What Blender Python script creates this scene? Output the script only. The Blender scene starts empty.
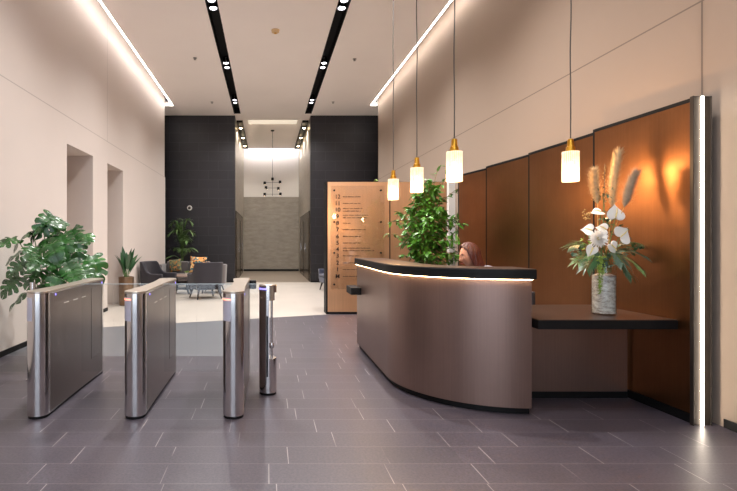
import bpy, bmesh, math, random
from mathutils import Vector, Matrix, Euler
R = math.radians
PI = math.pi
V = Vector
random.seed(7)
scene = bpy.context.scene
COL = scene.collection

# ------------------------------------------------------------------ materials
def lin(h):
    if isinstance(h, str):
        h = h.lstrip('#')
        c = [int(h[i:i + 2], 16) / 255 for i in (0, 2, 4)]
        return tuple(x / 12.92 if x <= .04045 else ((x + .055) / 1.055) ** 2.4 for x in c)
    return tuple(h)

class NT:
    """small helper round a node tree"""
    def __init__(s, m):
        m.use_nodes = True
        s.t = m.node_tree
        s.n = s.t.nodes
        s.b = s.n.get('Principled BSDF')
        s.out = s.n.get('Material Output')
    def new(s, typ, **kw):
        n = s.n.new(typ)
        for k, v in kw.items():
            setattr(n, k, v)
        return n
    def link(s, a, b):
        s.t.links.new(a, b)
    def math(s, op, a, b=None, c=None):
        n = s.new('ShaderNodeMath', operation=op)
        for i, x in enumerate((a, b, c)):
            if x is None:
                continue
            if isinstance(x, (int, float)):
                n.inputs[i].default_value = x
            else:
                s.link(x, n.inputs[i])
        return n.outputs[0]
    def mix(s, f, a, b, blend='MIX'):
        n = s.new('ShaderNodeMix', data_type='RGBA', blend_type=blend)
        for i, x in ((0, f), (6, a), (7, b)):
            if isinstance(x, (int, float)):
                n.inputs[i].default_value = x
            elif isinstance(x, tuple):
                n.inputs[i].default_value = (*x, 1)
            else:
                s.link(x, n.inputs[i])
        return n.outputs[2]
    def obj(s):
        return s.new('ShaderNodeTexCoord').outputs['Object']
    def sep(s, v):
        n = s.new('ShaderNodeSeparateXYZ')
        s.link(v, n.inputs[0])
        return n.outputs
    def comb(s, x=0., y=0., z=0.):
        n = s.new('ShaderNodeCombineXYZ')
        for i, v in enumerate((x, y, z)):
            if isinstance(v, (int, float)):
                n.inputs[i].default_value = v
            else:
                s.link(v, n.inputs[i])
        return n.outputs[0]
    def mapping(s, v, scale):
        n = s.new('ShaderNodeMapping')
        n.inputs['Scale'].default_value = scale
        s.link(v, n.inputs['Vector'])
        return n.outputs[0]
    def noise(s, v, scale, detail=3, rough=.5):
        n = s.new('ShaderNodeTexNoise')
        n.inputs['Scale'].default_value = scale
        n.inputs['Detail'].default_value = detail
        n.inputs['Roughness'].default_value = rough
        if v is not None:
            s.link(v, n.inputs['Vector'])
        return n.outputs['Fac']
    def ramp(s, f, a, b):
        n = s.new('ShaderNodeMapRange')
        n.inputs['From Min'].default_value = a
        n.inputs['From Max'].default_value = b
        s.link(f, n.inputs['Value'])
        return n.outputs[0]
    def bump(s, h, strength=.2, dist=.01):
        n = s.new('ShaderNodeBump')
        n.inputs['Strength'].default_value = strength
        n.inputs['Distance'].default_value = dist
        s.link(h, n.inputs['Height'])
        s.link(n.outputs[0], s.b.inputs['Normal'])

def mat(name, col, rough=.5, metal=0., var=.0, vscale=6., vmap=(1, 1, 1), bump=0., spec=.5, coat=0., sheen=0., rvar=0.):
    m = bpy.data.materials.new(name)
    N = NT(m)
    c = lin(col)
    N.b.inputs['Base Color'].default_value = (*c, 1)
    N.b.inputs['Roughness'].default_value = rough
    N.b.inputs['Metallic'].default_value = metal
    N.b.inputs['Specular IOR Level'].default_value = spec
    N.b.inputs['Coat Weight'].default_value = coat
    N.b.inputs['Sheen Weight'].default_value = sheen
    if var or bump or rvar:
        f = N.noise(N.mapping(N.obj(), vmap), vscale, 4)
        if var:
            a = tuple(x * (1 - var) for x in c)
            b = tuple(min(1, x * (1 + var)) for x in c)
            N.link(N.mix(N.ramp(f, .3, .7), a, b), N.b.inputs['Base Color'])
        if bump:
            N.bump(f, bump, .005)
        if rvar:
            r = N.new('ShaderNodeMapRange')
            r.inputs['From Min'].default_value = .3
            r.inputs['From Max'].default_value = .7
            r.inputs['To Min'].default_value = rough - rvar
            r.inputs['To Max'].default_value = rough + rvar
            N.link(f, r.inputs['Value'])
            N.link(r.outputs[0], N.b.inputs['Roughness'])
    return m

def emit(name, col, strength):
    m = bpy.data.materials.new(name)
    N = NT(m)
    N.b.inputs['Base Color'].default_value = (.8, .8, .8, 1)
    N.b.inputs['Emission Color'].default_value = (*lin(col), 1)
    N.b.inputs['Emission Strength'].default_value = strength
    return m

def pane(name, tint=(1, 1, 1), ior=1.45, rough=.02, haze=0.):
    """a thin clear sheet: straight-through light plus a mirror-like reflection"""
    m = bpy.data.materials.new(name)
    N = NT(m)
    N.n.remove(N.b)
    tr = N.new('ShaderNodeBsdfTransparent')
    tr.inputs[0].default_value = (*tint, 1)
    gl = N.new('ShaderNodeBsdfGlossy')
    gl.inputs['Roughness'].default_value = rough
    lw = N.new('ShaderNodeLayerWeight')
    f0 = ((ior - 1) / (ior + 1)) ** 2
    fr = N.math('ADD', N.math('MULTIPLY', N.math('POWER', lw.outputs['Facing'], 5.), .9 - f0), f0)
    mx = N.new('ShaderNodeMixShader')
    N.link(fr, mx.inputs[0])
    N.link(tr.outputs[0], mx.inputs[1])
    N.link(gl.outputs[0], mx.inputs[2])
    o = mx.outputs[0]
    if haze:
        df = N.new('ShaderNodeBsdfDiffuse')
        df.inputs[0].default_value = (.8, .8, .8, 1)
        m2 = N.new('ShaderNodeMixShader')
        m2.inputs[0].default_value = haze
        N.link(o, m2.inputs[1])
        N.link(df.outputs[0], m2.inputs[2])
        o = m2.outputs[0]
    N.link(o, N.out.inputs[0])
    return m

def tile_floor(name, base, joint, row, length, y0, jw_x, jw_y, var, jstr, rough=.42, grain=.16, spec=.5):
    """long tiles in rows along X, every tile its own length and shade"""
    m = bpy.data.materials.new(name)
    N = NT(m)
    x, y, z = N.sep(N.obj())
    yr = N.math('DIVIDE', N.math('SUBTRACT', y, y0), row)
    ri = N.math('FLOOR', yr)
    fy = N.math('FRACT', yr)
    wn = N.new('ShaderNodeTexWhiteNoise', noise_dimensions='1D')
    N.link(ri, wn.inputs['W'])
    xs = N.math('ADD', N.math('DIVIDE', x, length), N.math('MULTIPLY', wn.outputs['Value'], 7.3))
    ci = N.math('FLOOR', xs)
    wn2 = N.new('ShaderNodeTexWhiteNoise', noise_dimensions='2D')
    N.link(N.comb(ci, ri), wn2.inputs['Vector'])
    jp = N.math('ADD', N.math('MULTIPLY', wn2.outputs['Value'], .34), .08)
    d = N.math('SUBTRACT', N.math('FRACT', xs), jp)
    jx = N.math('LESS_THAN', N.math('ABSOLUTE', d), jw_x / length)
    jy = N.math('LESS_THAN', N.math('ABSOLUTE', N.math('SUBTRACT', fy, .5)), 2.)
    jy = N.math('LESS_THAN', fy, jw_y / row)
    tid = N.math('ADD', ci, N.math('LESS_THAN', d, 0.))
    wn3 = N.new('ShaderNodeTexWhiteNoise', noise_dimensions='2D')
    N.link(N.comb(tid, N.math('ADD', ri, 31.7)), wn3.inputs['Vector'])
    c = lin(base)
    lo, hi = tuple(q * (1 - var) for q in c), tuple(q * (1 + var) for q in c)
    colr = N.mix(wn3.outputs['Value'], lo, hi)
    g = N.noise(N.obj(), 62., 4, .7)
    colr = N.mix(N.ramp(g, .3, .72), colr, N.mix(1., colr, (1 - grain, 1 - grain, 1 - grain), 'MULTIPLY'))
    g2 = N.noise(N.obj(), 1.1, 3, .5)
    colr = N.mix(N.ramp(g2, .25, .8), N.mix(1., colr, (.9, .9, .9), 'MULTIPLY'), colr)
    jn = N.math('MULTIPLY', jx, N.ramp(N.noise(N.obj(), 2.3, 2), .3, .55))
    fac = N.math('MAXIMUM', N.math('MULTIPLY', jn, jstr[0]), N.math('MULTIPLY', jy, jstr[1]))
    colr = N.mix(fac, colr, lin(joint))
    N.link(colr, N.b.inputs['Base Color'])
    N.b.inputs['Roughness'].default_value = rough
    N.b.inputs['Specular IOR Level'].default_value = spec
    N.bump(N.math('SUBTRACT', g, N.math('MAXIMUM', jx, jy)), .12, .002)
    return m

def brick_wall(name, base, joint, w, h, mortar, rough, axes='XZ', var=.2):
    m = bpy.data.materials.new(name)
    N = NT(m)
    x, y, z = N.sep(N.obj())
    v = N.comb(x if axes[0] == 'X' else y, z)
    b = N.new('ShaderNodeTexBrick')
    b.inputs['Scale'].default_value = 1
    b.inputs['Brick Width'].default_value = w
    b.inputs['Row Height'].default_value = h
    b.inputs['Mortar Size'].default_value = mortar
    b.inputs['Mortar Smooth'].default_value = .3
    c = lin(base)
    b.inputs['Color1'].default_value = (*[q * (1 - var) for q in c], 1)
    b.inputs['Color2'].default_value = (*[q * (1 + var) for q in c], 1)
    b.inputs['Mortar'].default_value = (*lin(joint), 1)
    N.link(v, b.inputs['Vector'])
    n = N.noise(N.obj(), 2.2, 5, .6)
    col = N.mix(N.ramp(n, .25, .8), N.mix(1., b.outputs['Color'], (.8, .8, .8), 'MULTIPLY'), b.outputs['Color'])
    N.link(col, N.b.inputs['Base Color'])
    N.b.inputs['Roughness'].default_value = rough
    return m

def plaster(name, col, seams=(), rough=.75, axis='Y', dark=.62):
    """painted wall boards with narrow shadow-gap joints: seams are ('h', z) or ('v', y, z0, z1)"""
    m = bpy.data.materials.new(name)
    N = NT(m)
    x, y, z = N.sep(N.obj())
    u = y if axis == 'Y' else x
    c = lin(col)
    n = N.noise(N.obj(), .8, 4, .55)
    base = N.mix(N.ramp(n, .3, .7), tuple(q * .97 for q in c), c)
    f = None
    for s in seams:
        if s[0] == 'h':
            g = N.math('LESS_THAN', N.math('ABSOLUTE', N.math('SUBTRACT', z, s[1])), .007)
        else:
            g = N.math('LESS_THAN', N.math('ABSOLUTE', N.math('SUBTRACT', u, s[1])), .009)
            g = N.math('MULTIPLY', g, N.math('GREATER_THAN', z, s[2]))
            g = N.math('MULTIPLY', g, N.math('LESS_THAN', z, s[3]))
        f = g if f is None else N.math('MAXIMUM', f, g)
    if f is not None:
        base = N.mix(N.math('MULTIPLY', f, dark), base, (.10, .08, .07))
    N.link(base, N.b.inputs['Base Color'])
    N.b.inputs['Roughness'].default_value = rough
    N.b.inputs['Specular IOR Level'].default_value = .3
    N.bump(N.noise(N.obj(), 60, 2), .03, .002)
    return m

def brushed(name, col, rough, metal=1., stretch=(60, 60, 1.2), var=.12, patina=0., aniso=0., rv=.03):
    m = bpy.data.materials.new(name)
    N = NT(m)
    c = lin(col)
    f = N.noise(N.mapping(N.obj(), stretch), 1.6, 4, .6)
    colr = N.mix(N.ramp(f, .25, .75), tuple(q * (1 - var) for q in c), tuple(min(1, q * (1 + var)) for q in c))
    if patina:
        p = N.noise(N.obj(), 1.7, 5, .62)
        colr = N.mix(N.math('MULTIPLY', N.ramp(p, .42, .8), patina), colr, tuple(q * .45 for q in c))
    N.link(colr, N.b.inputs['Base Color'])
    N.b.inputs['Metallic'].default_value = metal
    r = N.new('ShaderNodeMapRange')
    r.inputs['To Min'].default_value = rough - rv
    r.inputs['To Max'].default_value = rough + rv
    N.link(f, r.inputs['Value'])
    N.link(r.outputs[0], N.b.inputs['Roughness'])
    N.b.inputs['Anisotropic'].default_value = aniso
    return m

M = {}
M['slate'] = tile_floor('slate_tile', '#544d57', '#d2c9c6', .255, .65, 2.832, .0028, .004, .09, (.42, .2), rough=.38, grain=.6, spec=.75)
M['honed'] = tile_floor('honed_slab', '#6b6b70', '#7d7d82', .6, 1.2, 5.98, .003, .004, .04, (.25, .2), rough=.35, grain=.08)
M['cream'] = tile_floor('cream_stone', '#c9bfb5', '#aaa096', .6, 1.2, 9.1, .003, .004, .05, (.4, .3), rough=.28, grain=.05)
M['lobby_floor'] = tile_floor('lobby_stone', '#85776a', '#6d6054', .6, 1.2, 16.6, .003, .004, .05, (.3, .3), rough=.3, grain=.05)
M['wall_l'] = plaster('wall_plaster_west', '#d0c5be', [('h', 3.4), ('v', 9.88, 3.4, 6), ('v', 5.4, 3.4, 6)], dark=.36)
M['wall_r'] = plaster('wall_plaster_east_shaded', '#a59384', [('h', 3.3), ('v', 3.885, 2.5, 3.3), ('v', -1.2, 0, 3.3)])  # base colour darkened, since this wall receives less light than the west one
M['plain'] = plaster('wall_plaster_plain', '#e9e3dd')
M['ceil'] = plaster('ceiling_paint', '#faf3ef', rough=.85)
M['charcoal'] = brick_wall('charcoal_tile', '#1d1a1e', '#332f34', .66, .316, .008, .42)
M['stone'] = None
def stone():
    m = bpy.data.materials.new('lobby_marble')
    N = NT(m)
    f = N.noise(N.mapping(N.obj(), (1, 1, 3.2)), 2.4, 7, .62)
    g = N.noise(N.mapping(N.obj(), (1.5, 1.5, 14)), 3., 5, .6)
    c = N.mix(N.ramp(f, .3, .7), lin('#8f867b'), lin('#aaa195'))
    c = N.mix(N.math('MULTIPLY', N.ramp(g, .5, .75), .45), c, lin('#7c7268'))
    N.link(c, N.b.inputs['Base Color'])
    N.b.inputs['Roughness'].default_value = .4
    return m
M['stone'] = stone()
M['black'] = mat('matt_black', '#08080a', .55, spec=.25)
M['black_metal'] = mat('black_metal', '#0d0d0f', .42, .3, spec=.35)
M['bronze'] = brushed('bronze_sheet', '#926543', .34, 1., (40, 40, 1.), .08, .4)
M['bronze_dir'] = brushed('copper_bronze_sheet', '#dfb088', .36, .8, (40, 40, 1.), .08, .18)
M['bronze_desk'] = brushed('mauve_bronze_sheet', '#8b736a', .36, .8, (50, 50, .8), .07, .2)
M['bronze_top'] = brushed('counter_bronze_sheet', '#4f4039', .34, .6, (3, 60, 60), .08)
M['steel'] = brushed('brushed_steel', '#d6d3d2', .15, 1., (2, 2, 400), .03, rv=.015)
M['steel_shaded'] = brushed('shaded_steel_flank', '#8b817d', .3, 1., (2, 2, 400), .03, rv=.015)  # darker copy of the housing steel, shade of the sides put into its colour
M['steel_lid'] = brushed('satin_lid_steel', '#b9aea2', .35, .8, (80, 3, 3), .06)
M['column_metal'] = brushed('dark_reflector_metal', '#3b342e', .5, .4, (60, 60, 1), .05)
M['brass'] = brushed('brushed_brass', '#d8a13c', .28, 1., (60, 60, 1), .08)
M['pot_bronze'] = brushed('pot_bronze', '#8c7560', .36, 1., (2, 2, 30), .15)
M['reader'] = mat('reader_plastic', '#b9b6c4', .3)
M['led_orange'] = emit('orange_indicator', '#ff6a1e', 1.2)
M['led_blue'] = emit('violet_indicator', '#4a3cff', 1.6)
M['led_white'] = emit('white_led', '#ffeed8', 11)
M['led_desk'] = emit('warm_led', '#ffd6a2', 18)
M['led_cove'] = emit('cove_led', '#fff8f2', 13)
M['led_lobby'] = emit('lobby_cove_led', '#fbfaff', 17)
M['lamp_cool'] = emit('spot_lens', '#f2f4ff', 6)
M['lamp_warm'] = emit('spot_lens_warm', '#ffdca8', 16)
M['bulb'] = emit('filament_bulb', '#ffce8a', 25)
M['glass'] = pane('clear_glass', (.97, .985, .98))
M['plate'] = pane('sign_glass', (.985, .98, .97), 1.7, .015)
M['facade'] = pane('facade_glass', (.97, .98, .98), 1.4)
M['upholstery'] = mat('charcoal_upholstery', '#2c292f', .9, var=.12, vscale=120, bump=.15, sheen=.1)
M['upholstery_navy'] = mat('navy_upholstery', '#3d4154', .9, var=.12, vscale=120, bump=.15, sheen=.3)
M['sofa'] = mat('grey_upholstery', '#5c5655', .92, var=.12, vscale=140, bump=.15, sheen=.3)
M['wood_dark'] = mat('dark_wood_leg', '#2a2220', .5, var=.2, vscale=12, vmap=(6, 6, 1))
M['table_top'] = mat('walnut_top', '#8a7468', .35, var=.18, vscale=5, vmap=(1, 9, 1))
M['soil'] = mat('potting_soil', '#2c2119', .95, var=.4, vscale=60, bump=.6)
M['bark'] = mat('grey_bark', '#8d7457', .85, var=.3, vscale=18, vmap=(1, 1, .3), bump=.3)
M['stem_green'] = mat('green_stem', '#56703a', .5, var=.2, vscale=8)
M['leaf_monstera'] = mat('glossy_monstera_leaf', '#24501f', .27, var=.6, vscale=6, spec=.5)
M['leaf_ficus'] = mat('ficus_leaf', '#4a7f28', .36, var=.5, vscale=9)
M['leaf_palm'] = mat('palm_leaf', '#6a8852', .42, var=.35, vscale=4)
M['leaf_dark'] = mat('dark_leaf', '#2c5230', .35, var=.3, vscale=8)
M['leaf_blue'] = mat('blue_green_leaf', '#41614f', .45, var=.35, vscale=12)
M['leaf_lime'] = mat('lime_leaf', '#7f9a3f', .5, var=.3, vscale=20)
M['petal'] = mat('white_petal', '#f4f0ea', .35, var=.03, vscale=20)
M['spadix'] = mat('yellow_spadix', '#e6d391', .5, var=.15, vscale=60)
M['pampas'] = mat('pampas_straw', '#dcc7a2', .9, var=.25, vscale=30)
M['pampas_grey'] = mat('pampas_grey', '#bba992', .9, var=.25, vscale=30)
M['berry'] = mat('dried_berry', '#c9a565', .6, var=.3, vscale=40)
M['pot_dark'] = mat('charcoal_pot', '#333235', .6, var=.1, vscale=10)
M['pot_white'] = mat('white_pot', '#dcd6cf', .5)
M['white_plastic'] = mat('white_plastic', '#e8e4df', .4)
M['tan_plastic'] = mat('ivory_plastic', '#d9b98a', .4)
M['grey_metal'] = mat('grey_metal', '#9a9795', .4, .8)
M['lift'] = brushed('dark_lift_bronze', '#382b20', .25, 1., (30, 30, 1), .1)
M['lift_leaf'] = brushed('lift_door_bronze', '#4d3a2a', .22, 1., (30, 30, 1), .1)
M['ink'] = mat('dark_lettering', '#2b1a11', .5)
M['skin'] = mat('skin', '#c9937a', .5, var=.05, vscale=10)
M['lip'] = mat('lips', '#9c4a45', .45)
M['eye'] = mat('eye_white', '#e9e4dd', .3)
M['iris'] = mat('iris', '#2a1a12', .3)
M['hair'] = mat('auburn_hair', '#48190d', .5, var=.5, vscale=22, vmap=(6, 6, .6), spec=.6)
M['blouse'] = mat('pale_blouse', '#b9bdc8', .8, var=.06, vscale=30)
M['trousers'] = mat('dark_trousers', '#26262c', .85)
M['paper'] = mat('paper', '#e4dfd6', .8)

def cushion_mat(name, cols, scale):
    m = bpy.data.materials.new(name)
    N = NT(m)
    v = N.new('ShaderNodeTexVoronoi')
    v.inputs['Scale'].default_value = scale
    N.link(N.obj(), v.inputs['Vector'])
    r = N.new('ShaderNodeValToRGB')
    r.color_ramp.interpolation = 'CONSTANT'
    e = r.color_ramp.elements
    while len(e) < len(cols):
        e.new(.5)
    for i, c in enumerate(cols):
        e[i].position = i / len(cols)
        e[i].color = (*lin(c), 1)
    s = N.new('ShaderNodeSeparateColor')
    N.link(v.outputs['Color'], s.inputs[0])
    N.link(s.outputs[0], r.inputs[0])
    N.link(r.outputs[0], N.b.inputs['Base Color'])
    N.b.inputs['Roughness'].default_value = .9
    return m
M['cushion_orange'] = cushion_mat('orange_print', ['#e0a868', '#d98f4a', '#e8c28c', '#c97f3e', '#3f6f74', '#e3b57a', '#2a2f33'], 20)
M['cushion_olive'] = cushion_mat('olive_print', ['#6b6a44', '#4c5238', '#857a4a', '#3a3d35', '#a06a3a', '#5c6350'], 24)

def shade_mat():
    """ribbed opal glass lit from inside"""
    m = bpy.data.materials.new('opal_ribbed_glass')
    N = NT(m)
    x, y, z = N.sep(N.obj())
    a = N.math('ARCTAN2', y, x)
    w = N.math('SINE', N.math('MULTIPLY', a, 26.))
    f = N.math('ADD', N.math('MULTIPLY', w, .5), .5)
    n = N.noise(N.obj(), 14, 4, .6)
    f = N.math('MULTIPLY', f, N.ramp(n, .3, .6))
    N.link(N.mix(f, lin('#fff3dc'), lin('#f2b866')), N.b.inputs['Emission Color'])
    N.b.inputs['Emission Strength'].default_value = .6
    N.b.inputs['Base Color'].default_value = (.16, .13, .1, 1)
    N.b.inputs['Roughness'].default_value = .3
    tr = N.new('ShaderNodeBsdfTransparent')
    mx = N.new('ShaderNodeMixShader')
    mx.inputs[0].default_value = .6
    N.link(tr.outputs[0], mx.inputs[1])
    N.link(N.b.outputs[0], mx.inputs[2])
    N.link(mx.outputs[0], N.out.inputs[0])
    return m
M['shade'] = shade_mat()

def vase_fill():
    m = bpy.data.materials.new('crumpled_clear_filling')
    N = NT(m)
    f = N.noise(N.mapping(N.obj(), (1, 1, 2.6)), 16, 6, .7)
    g = N.noise(N.mapping(N.obj(), (1, 1, 4)), 40, 4, .6)
    c = N.mix(N.ramp(f, .38, .62), lin('#a3978e'), lin('#e6e0d8'))
    c = N.mix(N.ramp(g, .55, .7), c, lin('#f3eee8'))
    N.link(c, N.b.inputs['Base Color'])
    N.b.inputs['Roughness'].default_value = .25
    N.bump(f, .6, .02)
    return m
M['vase_fill'] = vase_fill()

# ------------------------------------------------------------------ mesh helper
def frame_of(d):
    d = d.normalized()
    a = V((0, 0, 1)) if abs(d.z) < .95 else V((1, 0, 0))
    s = d.cross(a).normalized()
    return s, s.cross(d).normalized()

class MB:
    def __init__(s):
        s.v, s.f = [], []
    def add(s, vs, fs):
        o = len(s.v)
        s.v += [tuple(v) for v in vs]
        s.f += [tuple(i + o for i in f) for f in fs]
        return s
    def box(s, x0, x1, y0, y1, z0, z1, mtx=None):
        vs = [V((x, y, z)) for z in (z0, z1) for y in (y0, y1) for x in (x0, x1)]
        if mtx is not None:
            vs = [mtx @ v for v in vs]
        return s.add(vs, [(0, 2, 3, 1), (4, 5, 7, 6), (0, 1, 5, 4), (2, 6, 7, 3), (0, 4, 6, 2), (1, 3, 7, 5)])
    def tube(s, pts, rs, n=12, cap=True):
        pts = [V(p) for p in pts]
        if not isinstance(rs, (list, tuple)):
            rs = [rs] * len(pts)
        vs, fs = [], []
        side = None
        for i, p in enumerate(pts):
            d = (pts[min(i + 1, len(pts) - 1)] - pts[max(i - 1, 0)])
            if d.length < 1e-9:
                d = V((0, 0, 1))
            d.normalize()
            if side is None:
                side, up = frame_of(d)
            else:
                side = (side - d * side.dot(d))
                side = side.normalized() if side.length > 1e-6 else frame_of(d)[0]
                up = side.cross(d)
            for k in range(n):
                a = 2 * PI * k / n
                vs.append(p + (side * math.cos(a) + up * math.sin(a)) * rs[i])
        for i in range(len(pts) - 1):
            for k in range(n):
                a, b = i * n + k, i * n + (k + 1) % n
                fs.append((a, b, b + n, a + n))
        if cap:
            fs.append(tuple(range(n))[::-1])
            fs.append(tuple(range((len(pts) - 1) * n, len(pts) * n)))
        return s.add(vs, fs)
    def cyl(s, p0, p1, r0, r1=None, n=24, cap=True):
        return s.tube([p0, p1], [r0, r0 if r1 is None else r1], n, cap)
    def lathe(s, prof, c=(0, 0, 0), n=32):
        """prof: (radius, z) list from the bottom up"""
        vs, fs = [], []
        for r, z in prof:
            for k in range(n):
                a = 2 * PI * k / n
                vs.append((c[0] + r * math.cos(a), c[1] + r * math.sin(a), c[2] + z))
        for i in range(len(prof) - 1):
            for k in range(n):
                a, b = i * n + k, i * n + (k + 1) % n
                fs.append((a, b, b + n, a + n))
        if prof[0][0] > 1e-5:
            fs.append(tuple(range(n))[::-1])
        if prof[-1][0] > 1e-5:
            fs.append(tuple(range((len(prof) - 1) * n, len(prof) * n)))
        return s.add(vs, fs)
    def ball(s, c, r, n=12, m=8, mtx=None):
        r = (r, r, r) if isinstance(r, (int, float)) else r
        vs, fs = [], []
        for i in range(m + 1):
            t = PI * i / m
            for k in range(n):
                a = 2 * PI * k / n
                p = V((r[0] * math.sin(t) * math.cos(a), r[1] * math.sin(t) * math.sin(a), -r[2] * math.cos(t)))
                if mtx is not None:
                    p = mtx @ p
                vs.append(p + V(c))
        for i in range(m):
            for k in range(n):
                a, b = i * n + k, i * n + (k + 1) % n
                fs.append((a, b, b + n, a + n))
        return s.add(vs, fs)
    def prism(s, poly, z0, z1):
        n = len(poly)
        vs = [(x, y, z0) for x, y in poly] + [(x, y, z1) for x, y in poly]
        fs = [(i, (i + 1) % n, n + (i + 1) % n, n + i) for i in range(n)]
        fs += [tuple(range(n))[::-1], tuple(range(n, 2 * n))]
        return s.add(vs, fs)
    def band(s, outer, inner, z0, z1):
        """closed solid between two open paths of equal length"""
        n = len(outer)
        vs = [(x, y, z) for z in (z0, z1) for p in (outer, inner) for x, y in p]
        o0, i0, o1, i1 = 0, n, 2 * n, 3 * n
        fs = []
        for k in range(n - 1):
            fs += [(o0 + k, o0 + k + 1, o1 + k + 1, o1 + k), (i0 + k + 1, i0 + k, i1 + k, i1 + k + 1),
                   (o1 + k, o1 + k + 1, i1 + k + 1, i1 + k), (i0 + k, i0 + k + 1, o0 + k + 1, o0 + k)]
        fs += [(o0, o1, i1, i0), (o0 + n - 1, i0 + n - 1, i1 + n - 1, o1 + n - 1)]
        return s.add(vs, fs)
    def leaf(s, base, d, up, L, W, droop=.3, fold=.25, n=6, peak=.4, tip=1.):
        """one curved blade: base point, direction, upper side, length, half width"""
        d, up = V(d).normalized(), V(up)
        side = d.cross(up)
        side = side.normalized() if side.length > 1e-5 else frame_of(d)[0]
        up = side.cross(d).normalized()
        vs, fs = [], []
        p, cur = V(base), d.copy()
        for i in range(n + 1):
            t = i / n
            w = W * (math.sin(PI * min(1, t / (2 * peak))) if t < peak else math.cos(PI / 2 * ((t - peak) / (1 - peak)) ** tip))
            w = max(w, W * .03)
            nn = side.cross(cur).normalized()
            vs += [p + side * w + nn * w * fold, p, p - side * w + nn * w * fold]
            p = p + cur * (L / n)
            cur = (cur + V((0, 0, -1)) * droop / n).normalized()
        for i in range(n):
            a = i * 3
            fs += [(a, a + 1, a + 4, a + 3), (a + 1, a + 2, a + 5, a + 4)]
        return s.add(vs, fs)
    def obj(s, name, m, parent=None, smooth=False, angle=35, bevel=0, loc=None, seg=2):
        me = bpy.data.meshes.new(name)
        me.from_pydata(s.v, [], s.f)
        me.validate()
        bm = bmesh.new()
        bm.from_mesh(me)
        bmesh.ops.recalc_face_normals(bm, faces=bm.faces)
        bm.to_mesh(me)
        bm.free()
        if m is not None:
            me.materials.append(m)
        if smooth:
            me.polygons.foreach_set('use_smooth', [True] * len(me.polygons))
            if angle < 180:
                me.set_sharp_from_angle(angle=R(angle))
        o = bpy.data.objects.new(name, me)
        COL.objects.link(o)
        if parent is not None:
            o.parent = parent
        if loc is not None:
            o.location = loc
        if bevel:
            b = o.modifiers.new('bevel', 'BEVEL')
            b.width = bevel
            b.segments = seg
            b.limit_method = 'ANGLE'
        return o

def thing(name, label, cat, loc=(0, 0, 0), rz=0, group=None):
    o = bpy.data.objects.new(name, None)
    COL.objects.link(o)
    o.empty_display_size = .1
    o.location = loc
    o.rotation_euler = (0, 0, rz)
    o['label'] = label
    o['category'] = cat
    if group:
        o['group'] = group
    return o
def tag(o, label, cat, group=None):
    o['label'] = label
    o['category'] = cat
    if group:
        o['group'] = group
    return o
def struct(name, mb, m, parent=None, **kw):
    o = mb.obj(name, m, parent, **kw)
    if parent is None:
        o['kind'] = 'structure'
    return o
def dup(root, loc=None, rz=None, label=None, group=None):
    r = root.copy()
    COL.objects.link(r)
    if loc is not None:
        r.location = loc
    if rz is not None:
        r.rotation_euler = (0, 0, rz)
    if label:
        r['label'] = label
    if group:
        r['group'] = group
    for ch in list(root.children):
        c = ch.copy()
        COL.objects.link(c)
        c.parent = r
        for g in ch.children:
            d = g.copy()
            COL.objects.link(d)
            d.parent = c
    return r
def text_mesh(s, size, loc, m, parent, name):
    cu = bpy.data.curves.new(name, 'FONT')
    cu.body = s
    cu.size = size
    cu.align_x = 'CENTER'
    cu.align_y = 'CENTER'
    cu.extrude = .002
    cu.offset = size * .012
    tmp = bpy.data.objects.new('lettering', cu)
    COL.objects.link(tmp)
    dg = bpy.context.evaluated_depsgraph_get()
    me = bpy.data.meshes.new_from_object(tmp.evaluated_get(dg))
    bpy.data.objects.remove(tmp)
    me.materials.clear()
    me.materials.append(m)
    o = bpy.data.objects.new(name, me)
    COL.objects.link(o)
    o.parent = parent
    o.location = loc
    o.rotation_euler = (PI / 2, 0, 0)
    return o

# ------------------------------------------------------------------ camera, world
cam = bpy.data.cameras.new('camera')
cam.lens, cam.sensor_width = 24, 36
cam.shift_x, cam.shift_y = .1377, -.0061
cam.clip_start, cam.clip_end = .05, 100
co = bpy.data.objects.new('camera', cam)
COL.objects.link(co)
co.location = (0, 0, 1.4)
co.rotation_euler = (PI / 2, 0, 0)
scene.camera = co
w = bpy.data.worlds.new('daylight')
scene.world = w
w.use_nodes = True
bg = w.node_tree.nodes['Background']
bg.inputs[0].default_value = (.86, .93, 1.06, 1)
bg.inputs[1].default_value = 1.45
vs = scene.view_settings
vs.view_transform = 'Standard'
vs.look = 'None'
vs.gamma = 1
vs.exposure = 1.0
vs.use_curve_mapping = False
scene.cycles.caustics_reflective = False
scene.cycles.caustics_refractive = False
scene.cycles.sample_clamp_indirect = 6
scene.cycles.max_bounces = 10
scene.cycles.diffuse_bounces = 5
scene.cycles.transparent_max_bounces = 24
scene.cycles.use_denoising = True

# ------------------------------------------------------------------ shell
XL, XR, H, HT = -3.21, 3.44, 5.65, 5.95
YE = 15.4
YB = 16.64
TX = ((-1.10, -.88), (1.265, 1.485))
struct('floor', MB().prism([(-4.4, -3), (3.7, -3), (3.7, 9.52), (1.2, 9.39), (-.3, 8.84), (-.3, 5.98), (-4.4, 5.98)], -.1, 0), M['slate'])
struct('floor_threshold', MB().prism([(-4.4, 5.98), (-.3, 5.98), (-.3, 8.84), (-4.4, 7.35)], -.1, 0), M['honed'])
struct('floor_lounge', MB().prism([(-4.4, 7.35), (-.3, 8.84), (1.2, 9.39), (3.7, 9.52), (5.5, 9.52), (5.5, YB + .02), (-5.3, YB + .02), (-5.3, 7.02)], -.1, 0), M['cream'])
struct('floor_lobby', MB().box(-1.4, 1.8, YB + .02, 23, -.1, 0), M['lobby_floor'])
wl = MB()
ny = [(-3., 7.88), (9.06, 9.88), (10.95, YE)]
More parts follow.
